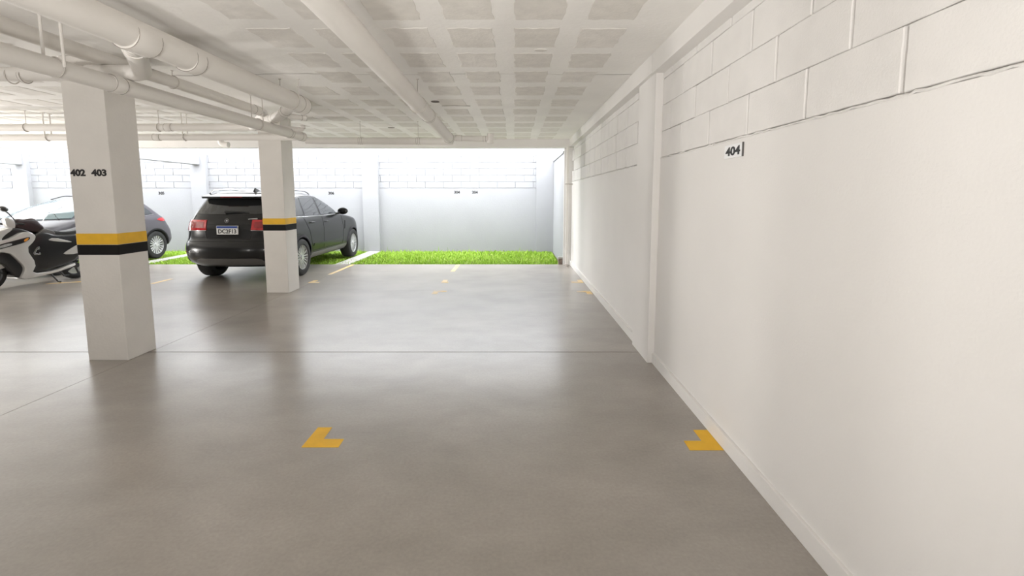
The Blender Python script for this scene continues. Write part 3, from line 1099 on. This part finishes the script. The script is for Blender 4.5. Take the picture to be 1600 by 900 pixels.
for sg in (1, -1):
    for y in (AX_R, AX_F):
        wheel(suv, sg * 0.845, y, RW, 0.27, sg, 'double')
        # arch trim
        bm = bmesh.new()
        prev = None
        for i in range(27):
            a = radians(-12 + 204 * i / 26)
            pr = []
            for k, rad in enumerate((RW + 0.062, RW + 0.115)):
                yy, zz = y + cos(a) * rad, RW * 0.92 + sin(a) * rad
                zz = max(zz, 0.28)
                pr.append(bm.verts.new(C.at('side', yy, zz, 0.014 if k == 0 else 0.004, sg)))
            if prev:
                bm.faces.new((prev[0], pr[0], pr[1], prev[1]))
            prev = pr
        bmesh.ops.solidify(bm, geom=list(bm.faces), thickness=0.01)
        obj('arch_trim', bm, 'grey_car', suv, 40, world=False)
    # side glass
    C.patch('side_window', 'side', [(2.10, 1.195), (3.06, 1.205), (2.93, 1.30), (2.72, 1.42), (2.40, 1.54), (2.16, 1.575)], 'side_glass', 0.004, 0.01, sg)
    C.patch('side_window', 'side', [(1.30, 1.20), (2.02, 1.195), (2.07, 1.575), (1.60, 1.585), (1.42, 1.575)], 'side_glass', 0.004, 0.01, sg)
    C.patch('side_window', 'side', [(0.72, 1.225), (1.23, 1.205), (1.36, 1.56), (1.08, 1.54), (0.88, 1.42)], 'side_glass', 0.004, 0.01, sg)
    C.strip('window_trim', 'side', [(0.62, 1.20), (1.2, 1.18), (2.1, 1.17), (3.14, 1.18)], 0.016, 'chrome', 0.004, sg)
    C.strip('window_trim', 'side', [(0.62, 1.20), (0.80, 1.40), (1.0, 1.55), (1.5, 1.615), (2.2, 1.60), (2.5, 1.54), (2.85, 1.41), (3.16, 1.22)], 0.012, 'chrome', 0.004, sg)
    # door seams, sill, handles
    C.strip('door_seam', 'side', [(2.08, 1.18), (2.10, 0.8), (2.08, 0.45)], 0.009, 'seam', 0.0, sg)
    C.strip('door_seam', 'side', [(3.22, 1.16), (3.28, 0.9), (3.25, 0.45)], 0.009, 'seam', 0.0, sg)
    C.strip('door_seam', 'side', [(1.16, 1.18), (1.36, 0.88), (1.46, 0.60), (1.50, 0.45)], 0.009, 'seam', 0.0, sg)
    C.strip('door_seam', 'side', [(1.50, 0.45), (3.25, 0.45)], 0.009, 'seam', 0.0, sg)
    C.patch('side_sill', 'side', [(1.42, 0.30), (3.50, 0.30), (3.52, 0.42), (1.44, 0.40)], 'valance_grey', 0.016, 0.02, sg)
    C.patch('door_moulding', 'side', [(1.52, 0.545), (3.22, 0.56), (3.22, 0.60), (1.54, 0.60)], 'suv_black', 0.010, 0.014, sg)
    for yh, zh in ((1.50, 1.05), (2.30, 1.035)):
        a = C.at('side', yh - .10, zh, 0.004, sg)
        b = C.at('side', yh - .08, zh, 0.035, sg)
        c = C.at('side', yh + .08, zh, 0.035, sg)
        d = C.at('side', yh + .10, zh, 0.004, sg)
        obj('door_handle', tb([a, b, c, d], 0.013, 10), 'suv_black', suv, 50, world=False)
    C.patch('side_vent', 'side', [(3.36, 0.80), (3.39, 0.80), (3.45, 1.0), (3.42, 1.0)], 'seam', 0.006, 0.01, sg)
    # mirror
    m0 = C.at('side', 2.98, 1.19, 0, sg)
    bm = bmesh.new()
    bmesh.ops.create_icosphere(bm, subdivisions=3, radius=1)
    for v in bm.verts:
        q = v.co
        v.co = Vector((m0.x + sg * (0.17 + q.x * sg * 0.125), m0.y + 0.02 + (q.y * 0.075 if q.y > 0 else q.y * 0.03), m0.z + 0.06 + (q.z * 0.085)))
    mir = obj('mirror', bm, 'suv_black', suv, 60, world=False)
    obj('mirror_arm', tb([m0, m0 + Vector((sg * 0.12, 0.02, 0.02))], 0.025, 8), 'suv_black', mir, 50, world=False)
    # roof rail
    pts = [(sg * .60, 0.62, 1.66), (sg * .625, 0.72, 1.715), (sg * .63, 1.3, 1.745), (sg * .625, 2.0, 1.715), (sg * .60, 2.22, 1.65)]
    obj('roof_rail', tb(fillet(pts, 0.1), 0.016, 8), 'chrome', suv, 50, world=False)
    # tail lamp wrapping round the corner
    s0 = 0.215
    C.patch('tail_light', 's', [(s0, 0.985), (s0 + .02, 1.165), (0.60, 1.165), (0.99, 1.15), (1.03, 1.06), (0.99, 1.0), (0.70, 0.97)], 'red_lens', 0.010, 0.02, sg, cuts=4)
    C.patch('tail_light_inner', 's', [(s0 + .04, 1.02), (s0 + .05, 1.13), (0.55, 1.13), (0.57, 1.02)], 'red_dark', 0.013, 0.01, sg)
    C.strip('tail_light_trim', 's', [(s0, 0.975), (0.6, 0.965), (0.8, 0.975)], 0.01, 'chrome', 0.006, sg)
    C.patch('rear_reflector', 's', [(0.62, 0.565), (0.62, 0.595), (0.86, 0.60), (0.86, 0.57)], 'red_lens', 0.006, 0.01, sg)
    C.patch('exhaust_panel', 's', [(0.66, 0.39), (0.66, 0.46), (0.84, 0.47), (0.84, 0.40)], 'seam', 0.006, 0.01, sg)
    C.strip('bumper_seam', 's', [(0.0, 0.775), (0.55, 0.775), (0.75, 0.80), (1.08, 0.86)], 0.012, 'seam', 0.0, sg)
    C.strip('tailgate_seam', 's', [(0.60, 0.79), (0.56, 0.97), (0.54, 1.17), (0.55, 1.26)], 0.010, 'seam', 0.0, sg)
    C.patch('head_light', 's', [(2.35, 0.86), (2.35, 0.98), (2.66, 0.99), (2.68, 0.88)], 'clear_lens', 0.008, 0.012, sg)
C.patch('rear_window', 'rear', [(-.70, 1.275), (0, 1.262), (.70, 1.275), (.60, 1.535), (0, 1.545), (-.60, 1.535)], 'tint_glass', 0.006, 0.012)
C.patch('windshield', 'front', [(-.70, 1.23), (0, 1.20), (.70, 1.23), (.60, 1.56), (0, 1.58), (-.60, 1.56)], 'side_glass', 0.006, 0.012)
C.patch('front_grille', 'front', [(-.30, .72), (.30, .72), (.30, .95), (-.30, .95)], 'alloy_dark', 0.008, 0.014)
C.patch('rear_valance', 'rear', [(-.66, .335), (.66, .335), (.60, .44), (.50, .465), (-.50, .465), (-.60, .44)], 'valance_grey', 0.014, 0.024)
C.patch('tailgate_recess', 'rear', [(-.40, .83), (.40, .83), (.47, 1.08), (-.47, 1.08)], 'suv_black', 0.002, 0.006)
C.strip('tailgate_edge', 'rear', [(-.40, .83), (-.47, 1.085), (.47, 1.085), (.40, .83), (-.40, .83)], 0.010, 'suv_black', 0.003)
# spoiler over the rear window with the high brake lamp
bm = bmesh.new()
prof = []
for i in range(13):
    x = -0.66 + 1.32 * i / 12
    yb_ = 0.30 + 0.16 * (abs(x) / 0.66) ** 3
    prof.append([bm.verts.new((x, yb_, 1.565)), bm.verts.new((x, yb_ - .015, 1.60)), bm.verts.new((x * .98, 0.62, 1.672 - 0.03 * (abs(x) / .66) ** 2)), bm.verts.new((x * .98, 0.62, 1.56))])
for a, b in zip(prof, prof[1:]):
    for k in range(4):
        bm.faces.new((a[k], a[(k + 1) % 4], b[(k + 1) % 4], b[k]))
bm.faces.new(prof[0])
bm.faces.new(list(reversed(prof[-1])))
bmesh.ops.recalc_face_normals(bm, faces=bm.faces)
sp = obj('spoiler', bm, 'suv_black', suv, 30, world=False)
obj('brake_light', bx(-.20, .20, 0.278, 0.30, 1.583, 1.598), 'red_dark', sp, world=False)
# antenna fin
bm = bmesh.new()
vs = [bm.verts.new(p) for p in ((0.17, .70, 1.66), (0.23, .70, 1.66), (0.21, .99, 1.69), (0.19, .99, 1.69), (0.195, .74, 1.765), (0.205, .74, 1.765), (.20, .86, 1.735))]
for q in ((0, 1, 5, 4), (1, 2, 6, 5), (2, 3, 6), (3, 0, 4, 6), (4, 5, 6), (3, 2, 1, 0)):
    bm.faces.new([vs[i] for i in q])
obj('antenna_fin', bm, 'plastic_dark', suv, world=False)
# wiper
a = C.at('rear', -0.10, 1.295, 0.03)
b = C.at('rear', 0.16, 1.30, 0.03)
c = C.at('rear', 0.34, 1.292, 0.02)
obj('wiper', tb([a, b, c], [0.022, 0.012, 0.006], 8), 'plastic_dark', suv, 50, world=False)
# round badge
bc = C.at('rear', -0.03, 1.150, 0.012)
bg = obj('badge', torus(bmesh.new(), bc, (0, 1, -.15), 0.036, 0.006, 24, 6), 'chrome', suv, 60, world=False)
obj('badge_centre', tb([bc + Vector((0, .004, 0)), bc + Vector((0, -.006, 0))], 0.016, 16), 'alloy', bg, 50, world=False)
obj('model_badge', bx(.345, .50, -.0, .0, 0, 0) if False else tb([C.at('rear', .35, 1.178, .006), C.at('rear', .37, 1.182, .008), C.at('rear', .50, 1.186, .006)], [.012, .008, .010], 6), 'alloy', suv, 50, world=False)
# number plate
pc = C.at('rear', 0.0, 0.965, 0.0)
yp = pc.y - 0.022
pl = obj('number_plate', bx(-.195, .195, yp, yp + .03, 0.905, 1.065, bev=0.004), 'plate_white', suv, world=False)
obj('plate_band', bx(-.188, .188, yp - .002, yp + .01, 1.022, 1.060), 'plate_blue', pl, world=False)
bm = text_mesh('DC2F13', 1.0, 0.003, 0.02)
xs = [v.co.x for v in bm.vertices]
ys = [v.co.y for v in bm.vertices]
bm.transform(Matrix.Diagonal((0.33 / (max(xs) - min(xs)), 0.078 / (max(ys) - min(ys)), 1, 1)) @ Matrix.Translation((-(max(xs) + min(xs)) / 2, -(max(ys) + min(ys)) / 2, 0)))
bm.transform(face_matrix((0, yp - .0015, 0.965), (1, 0, 0), (0, 0, 1)))
obj('plate_lettering', bm, 'number_black', pl, world=False)

# ------------------------------------------------------------------ grey crossover, facing the viewer
car2 = thing('crossover_car', 'dark grey car facing the viewer behind the scooter and the near column', 'car', (-10.17, 12.93, 0), pi)
TAB2 = [
    (0.25, 0.34, 4.05, 0.78, 0.35, 0.40),
    (0.34, 0.10, 4.25, 0.870, 0.42, 0.50),
    (0.50, 0.00, 4.38, 0.905, 0.50, 0.65),
    (0.68, 0.02, 4.42, 0.915, 0.52, 0.75),
    (0.80, 0.08, 4.40, 0.915, 0.52, 0.80),
    (0.90, 0.14, 4.30, 0.905, 0.52, 0.85),
    (0.97, 0.18, 4.10, 0.895, 0.50, 0.85),
    (1.02, 0.22, 3.78, 0.885, 0.48, 0.75),
    (1.07, 0.27, 3.48, 0.865, 0.46, 0.60),
    (1.12, 0.33, 3.22, 0.835, 0.44, 0.50),
    (1.22, 0.45, 2.98, 0.795, 0.42, 0.42),
    (1.35, 0.60, 2.64, 0.735, 0.40, 0.40),
    (1.46, 0.74, 2.30, 0.680, 0.38, 0.40),
    (1.53, 0.86, 2.02, 0.635, 0.36, 0.42),
    (1.57, 1.00, 1.80, 0.570, 0.34, 0.40),
    (1.59, 1.15, 1.62, 0.400, 0.20, 0.25)]
zs2 = sorted(set(round(z, 4) for z in [0.25, 0.27, 0.30] + [0.34 + 0.03 * i for i in range(19)] + [0.9 + 0.0125 * i for i in range(22)] + [1.18 + 0.03 * i for i in range(12)] + [1.53, 1.55, 1.57, 1.58, 1.59]))
C2 = Car(car2, TAB2, zs2)
C2.body('body', 'grey_car', (0.86, 3.50), 0.355)
for sg in (1, -1):
    for y in (0.86, 3.50):
        wheel(car2, sg * 0.80, y, 0.355, 0.235, sg, 'multi')
        bm = bmesh.new()
        prev = None
        for i in range(27):
            a = radians(-12 + 204 * i / 26)
            pr = []
            for k, rad in enumerate((0.355 + 0.062, 0.355 + 0.10)):
                yy, zz = y + cos(a) * rad, 0.355 * 0.92 + sin(a) * rad
                pr.append(bm.verts.new(C2.at('side', yy, max(zz, .26), 0.012 if k == 0 else 0.004, sg)))
            if prev:
                bm.faces.new((prev[0], pr[0], pr[1], prev[1]))
            prev = pr
        bmesh.ops.solidify(bm, geom=list(bm.faces), thickness=0.01)
        obj('arch_trim', bm, 'plastic_dark', car2, 40, world=False)
    C2.patch('side_window', 'side', [(1.98, 1.10), (2.90, 1.10), (2.66, 1.26), (2.30, 1.42), (2.02, 1.47)], 'side_glass', 0.013, 0.022, sg)
    C2.patch('side_window', 'side', [(1.28, 1.12), (1.92, 1.10), (1.96, 1.475), (1.36, 1.47)], 'side_glass', 0.013, 0.022, sg)
    C2.patch('side_window', 'side', [(0.84, 1.16), (1.20, 1.13), (1.29, 1.45), (1.05, 1.38)], 'side_glass', 0.013, 0.022, sg)
    C2.strip('window_trim', 'side', [(0.80, 1.14), (1.2, 1.10), (2.1, 1.075), (2.98, 1.075)], 0.016, 'chrome', 0.004, sg)
    C2.strip('door_seam', 'side', [(1.94, 1.07), (1.96, 0.8), (1.94, 0.42)], 0.009, 'seam', 0.0, sg)
    C2.strip('door_seam', 'side', [(2.96, 1.05), (3.0, 0.8), (2.96, 0.42)], 0.009, 'seam', 0.0, sg)
    C2.patch('tail_light', 's', [(0.45, 0.965), (0.45, 1.06), (0.99, 1.04), (1.04, 1.0), (0.98, 0.96)], 'red_lens', 0.008, 0.014, sg)
    C2.patch('head_light', 's', [(2.05, 0.86), (2.02, 0.91), (2.35, 0.93), (2.62, 0.90), (2.64, 0.80), (2.3, 0.80)], 'clear_lens', 0.008, 0.014, sg)
    obj('roof_rail', tb(fillet([(sg * .56, 0.95, 1.55), (sg * .58, 1.05, 1.60), (sg * .58, 1.7, 1.61), (sg * .55, 2.05, 1.53)], 0.08), 0.012, 8), 'plastic_dark', car2, 50, world=False)
    m0 = C2.at('side', 2.84, 1.09, 0, sg)
    bm = bmesh.new()
    bmesh.ops.create_icosphere(bm, subdivisions=3, radius=1)
    for v in bm.verts:
        q = v.co
        v.co = Vector((m0.x + sg * (0.16 + q.x * sg * 0.115), m0.y + 0.02 + (q.y * 0.07 if q.y > 0 else q.y * 0.03), m0.z + 0.06 + q.z * 0.08))
    mir = obj('mirror', bm, 'plastic_dark', car2, 60, world=False)
    obj('mirror_arm', tb([m0, m0 + Vector((sg * 0.10, 0.02, 0.02))], 0.025, 8), 'plastic_dark', mir, 50, world=False)
    C2.strip('windshield_trim', 'side', [(3.12, 1.11), (2.92, 1.24), (2.60, 1.36), (2.25, 1.47)], 0.018, 'seam', 0.012, sg)
C2.patch('windshield', 'front', [(-.74, 1.125), (0, 1.10), (.74, 1.125), (.56, 1.50), (0, 1.515), (-.56, 1.50)], 'windshield', 0.018, 0.03, cuts=5)
C2.patch('rear_window', 'rear', [(-.58, 1.17), (.58, 1.17), (.50, 1.44), (-.50, 1.44)], 'tint_glass', 0.006, 0.012)
C2.patch('front_grille', 'front', [(-.45, .56), (.45, .56), (.52, .80), (-.52, .80)], 'alloy_dark', 0.008, 0.014)
obj('spoiler', bx(-.50, .50, 0.80, 1.05, 1.50, 1.53, bev=.008), 'grey_car', car2, world=False)

# ------------------------------------------------------------------ scooter, seen from its left side (local x = front to rear, local -y = toward the viewer)
sc = thing('scooter', 'silver and black motor scooter at the left edge, in front of the grey car', 'scooter', (-8.885, 7.811, 0), radians(78.85))
K = 0.0


def slab(name, poly, v0, v1, m, bev=0.015, parent=None, seg=3, label=None):
    bm = bmesh.new()
    a = [bm.verts.new((u, -v0, z)) for u, z in poly]
    b = [bm.verts.new((u, -v1, z)) for u, z in poly]
    bm.faces.new(a)
    bm.faces.new(list(reversed(b)))
    for k in range(len(a)):
        bm.faces.new((a[k], b[k], b[(k + 1) % len(a)], a[(k + 1) % len(a)]))
    bmesh.ops.recalc_face_normals(bm, faces=bm.faces)
    if bev:
        caps = [e for e in bm.edges if len(set(round(v.co.y, 5) for v in e.verts)) == 1]
        bmesh.ops.bevel(bm, geom=caps, offset=bev, segments=seg, affect='EDGES', profile=0.5, clamp_overlap=True)
    bmesh.ops.triangulate(bm, faces=[f for f in bm.faces if len(f.verts) > 4])
    o = obj(name, bm, m, parent or sc, 50, world=False)
    if label:
        o['label'] = label
    return o


def sm(poly, n=2):
    """Chaikin smoothing of an outline"""
    for _ in range(n):
        q = []
        for i in range(len(poly)):
            a, b = poly[i], poly[(i + 1) % len(poly)]
            q += [(a[0] * .78 + b[0] * .22, a[1] * .78 + b[1] * .22), (a[0] * .22 + b[0] * .78, a[1] * .22 + b[1] * .78)]
        poly = q
    return poly


def sc_wheel(u, R, wid):
    prof = [(-.5, .74), (-.5, .88), (-.36, .97), (0, 1.0), (.36, .97), (.5, .88), (.5, .74), (.3, .70), (-.3, .70)]
    bm = bmesh.new()
    N = 40
    rings = []
    for i in range(N):
        a = 2 * pi * i / N
        rings.append([bm.verts.new((u + cos(a) * q * R, p * wid, R + sin(a) * q * R)) for p, q in prof])
    for i in range(N):
        A, B = rings[i], rings[(i + 1) % N]
        for j in range(len(prof)):
            bm.faces.new((A[j], A[(j + 1) % len(prof)], B[(j + 1) % len(prof)], B[j]))
    bmesh.ops.recalc_face_normals(bm, faces=bm.faces)
    t = obj('wheel', bm, 'rubber', sc, 40, world=False)
    bm = bmesh.new()
    for k in range(5):
        a = 2 * pi * k / 5
        tube(bm, [(u, 0, R), (u + cos(a) * R * .72, 0, R + sin(a) * R * .72)], 0.016, 6)
    torus(bm, (u, 0, R), (0, 1, 0), R * 0.70, 0.018, 32, 8)
    tube(bm, [(u, -.06, R), (u, .06, R)], 0.05, 16)
    obj('rim', bm, 'alloy_dark', t, 50, world=False)
    return t


sc_wheel(-0.06, 0.29, 0.11)
sc_wheel(1.30, 0.265, 0.13)
slab('front_fender', sm([(-.30, .40), (-.26, .52), (-.10, .60), (.10, .625), (.219, .578), (.29, .49), (.335, .44), (.325, .34), (.29, .355), (.275, .42), (.2, .38), (.092, .36), (-.08, .335), (-.22, .33)], 1), -.10, .10, 'scooter_silver', 0.03)
slab('front_apron', sm([(-.10, .68), (.0, .80), (.08, .860), (.184, .862), (.411, .986), (.521, .967), (.592, .904), (.564, .814), (.43, .68), (.554, .399), (.471, .227), (.828, .228), (1.179, .311), (1.176, .274), (.845, .19), (.369, .14), (.298, .176), (.364, .29), (.373, .38), (.277, .528), (.18, .645)], 1), -.21, .21, 'scooter_silver', 0.03)
slab('wheel_well', sm([(-.05, .66), (.2, .64), (.277, .53), (.37, .38), (.36, .29), (.31, .18), (.25, .20), (.16, .40), (.0, .55)], 1), -.17, .17, 'scooter_black', 0.02)
slab('front_cowl', sm([(-.14, .72), (-.06, .92), (.10, 1.01), (.233, 1.058), (.306, 1.071), (.31, 1.03), (.187, .936), (.138, .875), (.16, .84), (.02, .80)], 1), -.15, .15, 'scooter_silver', 0.03)
slab('inner_cowl', sm([(.10, .85), (.16, .95), (.28, 1.04), (.38, 1.06), (.52, 1.0), (.62, .93), (.58, .86), (.40, .93), (.20, .84)], 1), -.14, .14, 'scooter_black', 0.02)
for s in (-1, 1):
    a, b = (.195, .219) if s > 0 else (-.219, -.195)
    hl = slab('headlight', sm([(.0, .77), (.10, .805), (.30, .85), (.489, .895), (.494, .850), (.386, .786), (.20, .745), (.0, .70)], 1), a, b, 'scooter_black', 0.004)
    slab('headlight_lens', sm([(.02, .76), (.16, .80), (.23, .80), (.22, .765), (.02, .72)], 1), (.214 if s > 0 else -.223), (.223 if s > 0 else -.214), 'clear_lens', 0.003, hl)
    slab('indicator_lens', sm([(.40, .845), (.45, .875), (.475, .865), (.44, .82), (.40, .81)], 1), (.214 if s > 0 else -.223), (.223 if s > 0 else -.214), 'amber_lens', 0.003, hl)
slab('body_panel', sm([(.55, .84), (.60, .92), (.737, .985), (.90, .90), (1.10, .885), (1.30, .90), (1.45, .86), (1.42, .60), (1.25, .42), (1.205, .356), (.852, .27), (.50, .242), (.574, .396), (.44, .678)], 1), -.18, .18, 'scooter_black', 0.04)
slab('lower_trim', [(.50, .225), (.83, .228), (1.18, .325), (1.18, .29), (.845, .20), (.50, .18)], -.20, .20, 'scooter_silver', 0.012)
for s in (-1, 1):
    def r_(a, b):
        return (a, b) if s > 0 else (-b, -a)
    slab('accent_panel', sm([(.77, .806), (.864, .845), (1.16, .745), (1.15, .725), (.879, .772)], 1), *r_(.175, .192), 'scooter_silver', 0.003)
    slab('tail_panel', sm([(.985, .515), (1.06, .57), (1.233, .663), (1.45, .76), (1.52, .74), (1.45, .58), (1.218, .493)], 1), *r_(.175, .195), 'scooter_silver', 0.004)
    slab('storage_trim', sm([(.52, .56), (.60, .70), (.645, .69), (.625, .64), (.60, .66), (.565, .585), (.61, .57), (.635, .60), (.65, .55)], 1), *r_(.178, .19), 'chrome', 0.002)
slab('exhaust', sm([(.95, .22), (1.0, .32), (1.45, .36), (1.5, .30), (1.2, .22)], 1), -.22, -.12, 'alloy_dark', 0.02)
slab('seat', sm([(.75, .97), (.80, 1.0), (.938, .965), (1.10, .935), (1.279, .945), (1.50, 1.0), (1.56, .97), (1.50, .88), (1.28, .85), (.947, .845), (.77, .89)], 2), -.15, .15, 'seat_black', 0.03)
slab('dash_panel', sm([(.64, .93), (.74, 1.01), (.80, 1.01), (.92, .955), (.925, .885), (.78, .87)], 1), -.155, .165, 'valance_grey', 0.01, label='grey panel in front of the seat')
slab('handlebar_cover', sm([(.33, 1.10), (.36, 1.19), (.42, 1.215), (.50, 1.195), (.60, 1.215), (.68, 1.205), (.74, 1.11), (.80, 1.04), (.77, .97), (.661, .943), (.52, 1.0), (.40, 1.05)], 1), -.12, .12, 'maroon_plastic', 0.03)
slab('hand_guard', sm([(.12, 1.246), (.248, 1.219), (.262, 1.065), (.19, 1.06), (.135, 1.115)], 1), .20, .30, 'scooter_silver', 0.015)
slab('hand_guard', sm([(.12, 1.246), (.248, 1.219), (.262, 1.065), (.19, 1.06), (.135, 1.115)], 1), -.30, -.20, 'scooter_silver', 0.015)
obj('handlebar', tb(fillet([(.34, -.36, 1.12), (.30, -.22, 1.14), (.36, 0, 1.10), (.30, .22, 1.14), (.34, .36, 1.12)], .08), 0.017, 10), 'rubber', sc, 50, world=False)
for s in (1, -1):
    bm = bmesh.new()
    bmesh.ops.create_icosphere(bm, subdivisions=3, radius=1)
    for v in bm.verts:
        q = v.co.copy()
        v.co = Vector((.075 + q.x * .055 + q.y * 0.035 * s, -s * .36 + q.y * .085 - q.x * .02 * s, 1.395 + q.z * .048 - q.x * 0.012))
    mi = obj('mirror', bm, 'scooter_black', sc, 60, world=False)
    obj('mirror_stem', tb(fillet([(.09, -s * .33, 1.37), (.17, -s * .29, 1.33), (.28, -s * .25, 1.20), (.31, -s * .22, 1.14)], .03), 0.009, 8), 'scooter_black', mi, 50, world=False)
ws = obj('small_windscreen', tb([(.80, .10, 1.03), (.93, .14, 1.11), (1.02, .18, 1.22)], 0.007, 8), 'chrome', sc, 50, world=False)
ws.name = 'cable'
obj('side_stand', tb([(.77, -.16, .20), (.83, -.24, .03), (.87, -.25, .012)], [.016, .013, .018], 8), 'scooter_black', sc, 50, world=False)
obj('centre_stand', tb([(.95, -.10, .22), (1.02, -.12, .10), (1.10, -.13, .10)], 0.014, 8), 'scooter_black', sc, 50, world=False)
obj('fork', tb([(-.06, -.07, .29), (.12, -.07, .68)], 0.024, 10), 'alloy_dark', sc, 50, world=False)
obj('fork', tb([(-.06, .07, .29), (.12, .07, .68)], 0.024, 10), 'alloy_dark', sc, 50, world=False)
slab('rear_fender', sm([(1.30, .50), (1.50, .52), (1.62, .40), (1.60, .36), (1.48, .46), (1.32, .46)], 1), -.07, .07, 'scooter_black', 0.01)

# ------------------------------------------------------------------ ceiling tube lamps added as fill, behind the viewer and at the far left
FILL_LAMP_LB = ['white twin tube lamp above the viewer, right of the middle pipe', 'white twin tube lamp above the viewer, left of the middle pipe',
           'white twin tube lamp behind the viewer at the left', 'white twin tube lamp left of the picture, near the viewer', 'white twin tube lamp far left, toward the garden',
           'white twin tube lamp left of the near column, out of the picture', 'white twin tube lamp farthest behind the viewer']
k = -1
for (x, y) in ((-0.1, 1.35), (-1.9, 1.35), (-6.3, -1.2), (-11.5, 1.5), (-12.5, 9.0), (-6.4, 1.6), (-1.2, -4.5)):
    k += 1
    t = thing('tube_lamp', FILL_LAMP_LB[k], 'lamp', (x, y, ZC), 0, 'garage tube lamps out of view')
    obj('housing', bx(x - .08, x + .08, y - .62, y + .62, ZC - .38, ZC - .34, bev=.005), 'plaque_white', t)
    for q in (-.5, .5):
        obj('suspension_rod', tb([(x, y + q, ZC - .35), (x, y + q, ZC)], 0.006, 8), 'rod_metal', t)
    for s in (-.04, .04):
        obj('tube', tb([(x + s, y - .58, ZC - .40), (x + s, y + .58, ZC - .40)], 0.014, 10), 'lamp_tube', t, 50)
    for up in (0, 1):
        ld = bpy.data.lights.new('tube_light', 'AREA')
        ld.shape = 'RECTANGLE'
        ld.size = 0.16
        ld.size_y = 1.2
        ld.energy = FILL_LAMP_POWER * (FILL_LAMP_UP if up else 1)
        ld.color = (1.0, 0.965, 0.92)
        lo = bpy.data.objects.new('tube_light', ld)
        COL.objects.link(lo)
        lo.parent = t
        lo.location = (0, 0, -0.36 if up else -0.44)
        lo.rotation_euler = (pi if up else 0, 0, 0)

# ------------------------------------------------------------------ unseen floodlights on stands, added to lift ceiling and walls
for (x, y, z, aim, lb) in ((-0.2, -1.6, 0.5, (-0.6, 6.0, 4.9), 'portable floodlight on a stand behind the viewer, near the right wall'),
                           (-1.9, -1.6, 0.5, (-0.9, 6.0, 4.9), 'portable floodlight on a stand behind the viewer, in mid floor'),
                           (-7.0, -1.0, 0.5, (-7.5, 6.0, 4.6), 'portable floodlight on a stand behind the viewer, at the left'),
                           (-13.6, 9.3, 0.5, (-3.0, 8.8, 3.9), 'portable floodlight on a stand far left, level with the scooter'),
                           (-13.6, 5.4, 0.5, (-3.0, 8.4, 3.9), 'portable floodlight on a stand far left, level with the near column')):
    t = thing('floodlight', lb, 'lamp', (x, y, 0))
    d = (Vector(aim) - Vector((x, y, z))).normalized()
    q = d.to_track_quat('-Z', 'Y')
    M4 = Matrix.Translation((x, y, z)) @ q.to_matrix().to_4x4()
    bm = bx(-.30, .30, -.22, .22, 0.01, 0.09, bev=.01)
    bm.transform(M4)
    obj('lamp_head', bm, 'plastic_dark', t)
    obj('pole', tb([(x, y, 0.30), (x, y, z)], 0.015, 10), 'rod_metal', t)
    for k in range(3):
        a = 2 * pi * k / 3
        obj('leg', tb([(x, y, 0.34), (x + .35 * cos(a), y + .35 * sin(a), 0.012)], 0.011, 8), 'rod_metal', t)
    ld = bpy.data.lights.new('flood_light', 'AREA')
    ld.shape = 'RECTANGLE'
    ld.size = 0.58
    ld.size_y = 0.42
    ld.energy = FILL_FLOOD_POWER * (3.9 if x < -10 else 1)
    ld.spread = radians(105)
    ld.color = (1.0, 0.965, 0.92)
    lo = bpy.data.objects.new('flood_light', ld)
    COL.objects.link(lo)
    lo.parent = t
    lo.location = Vector((0, 0, z)) + d * 0.0
    lo.rotation_euler = q.to_euler()
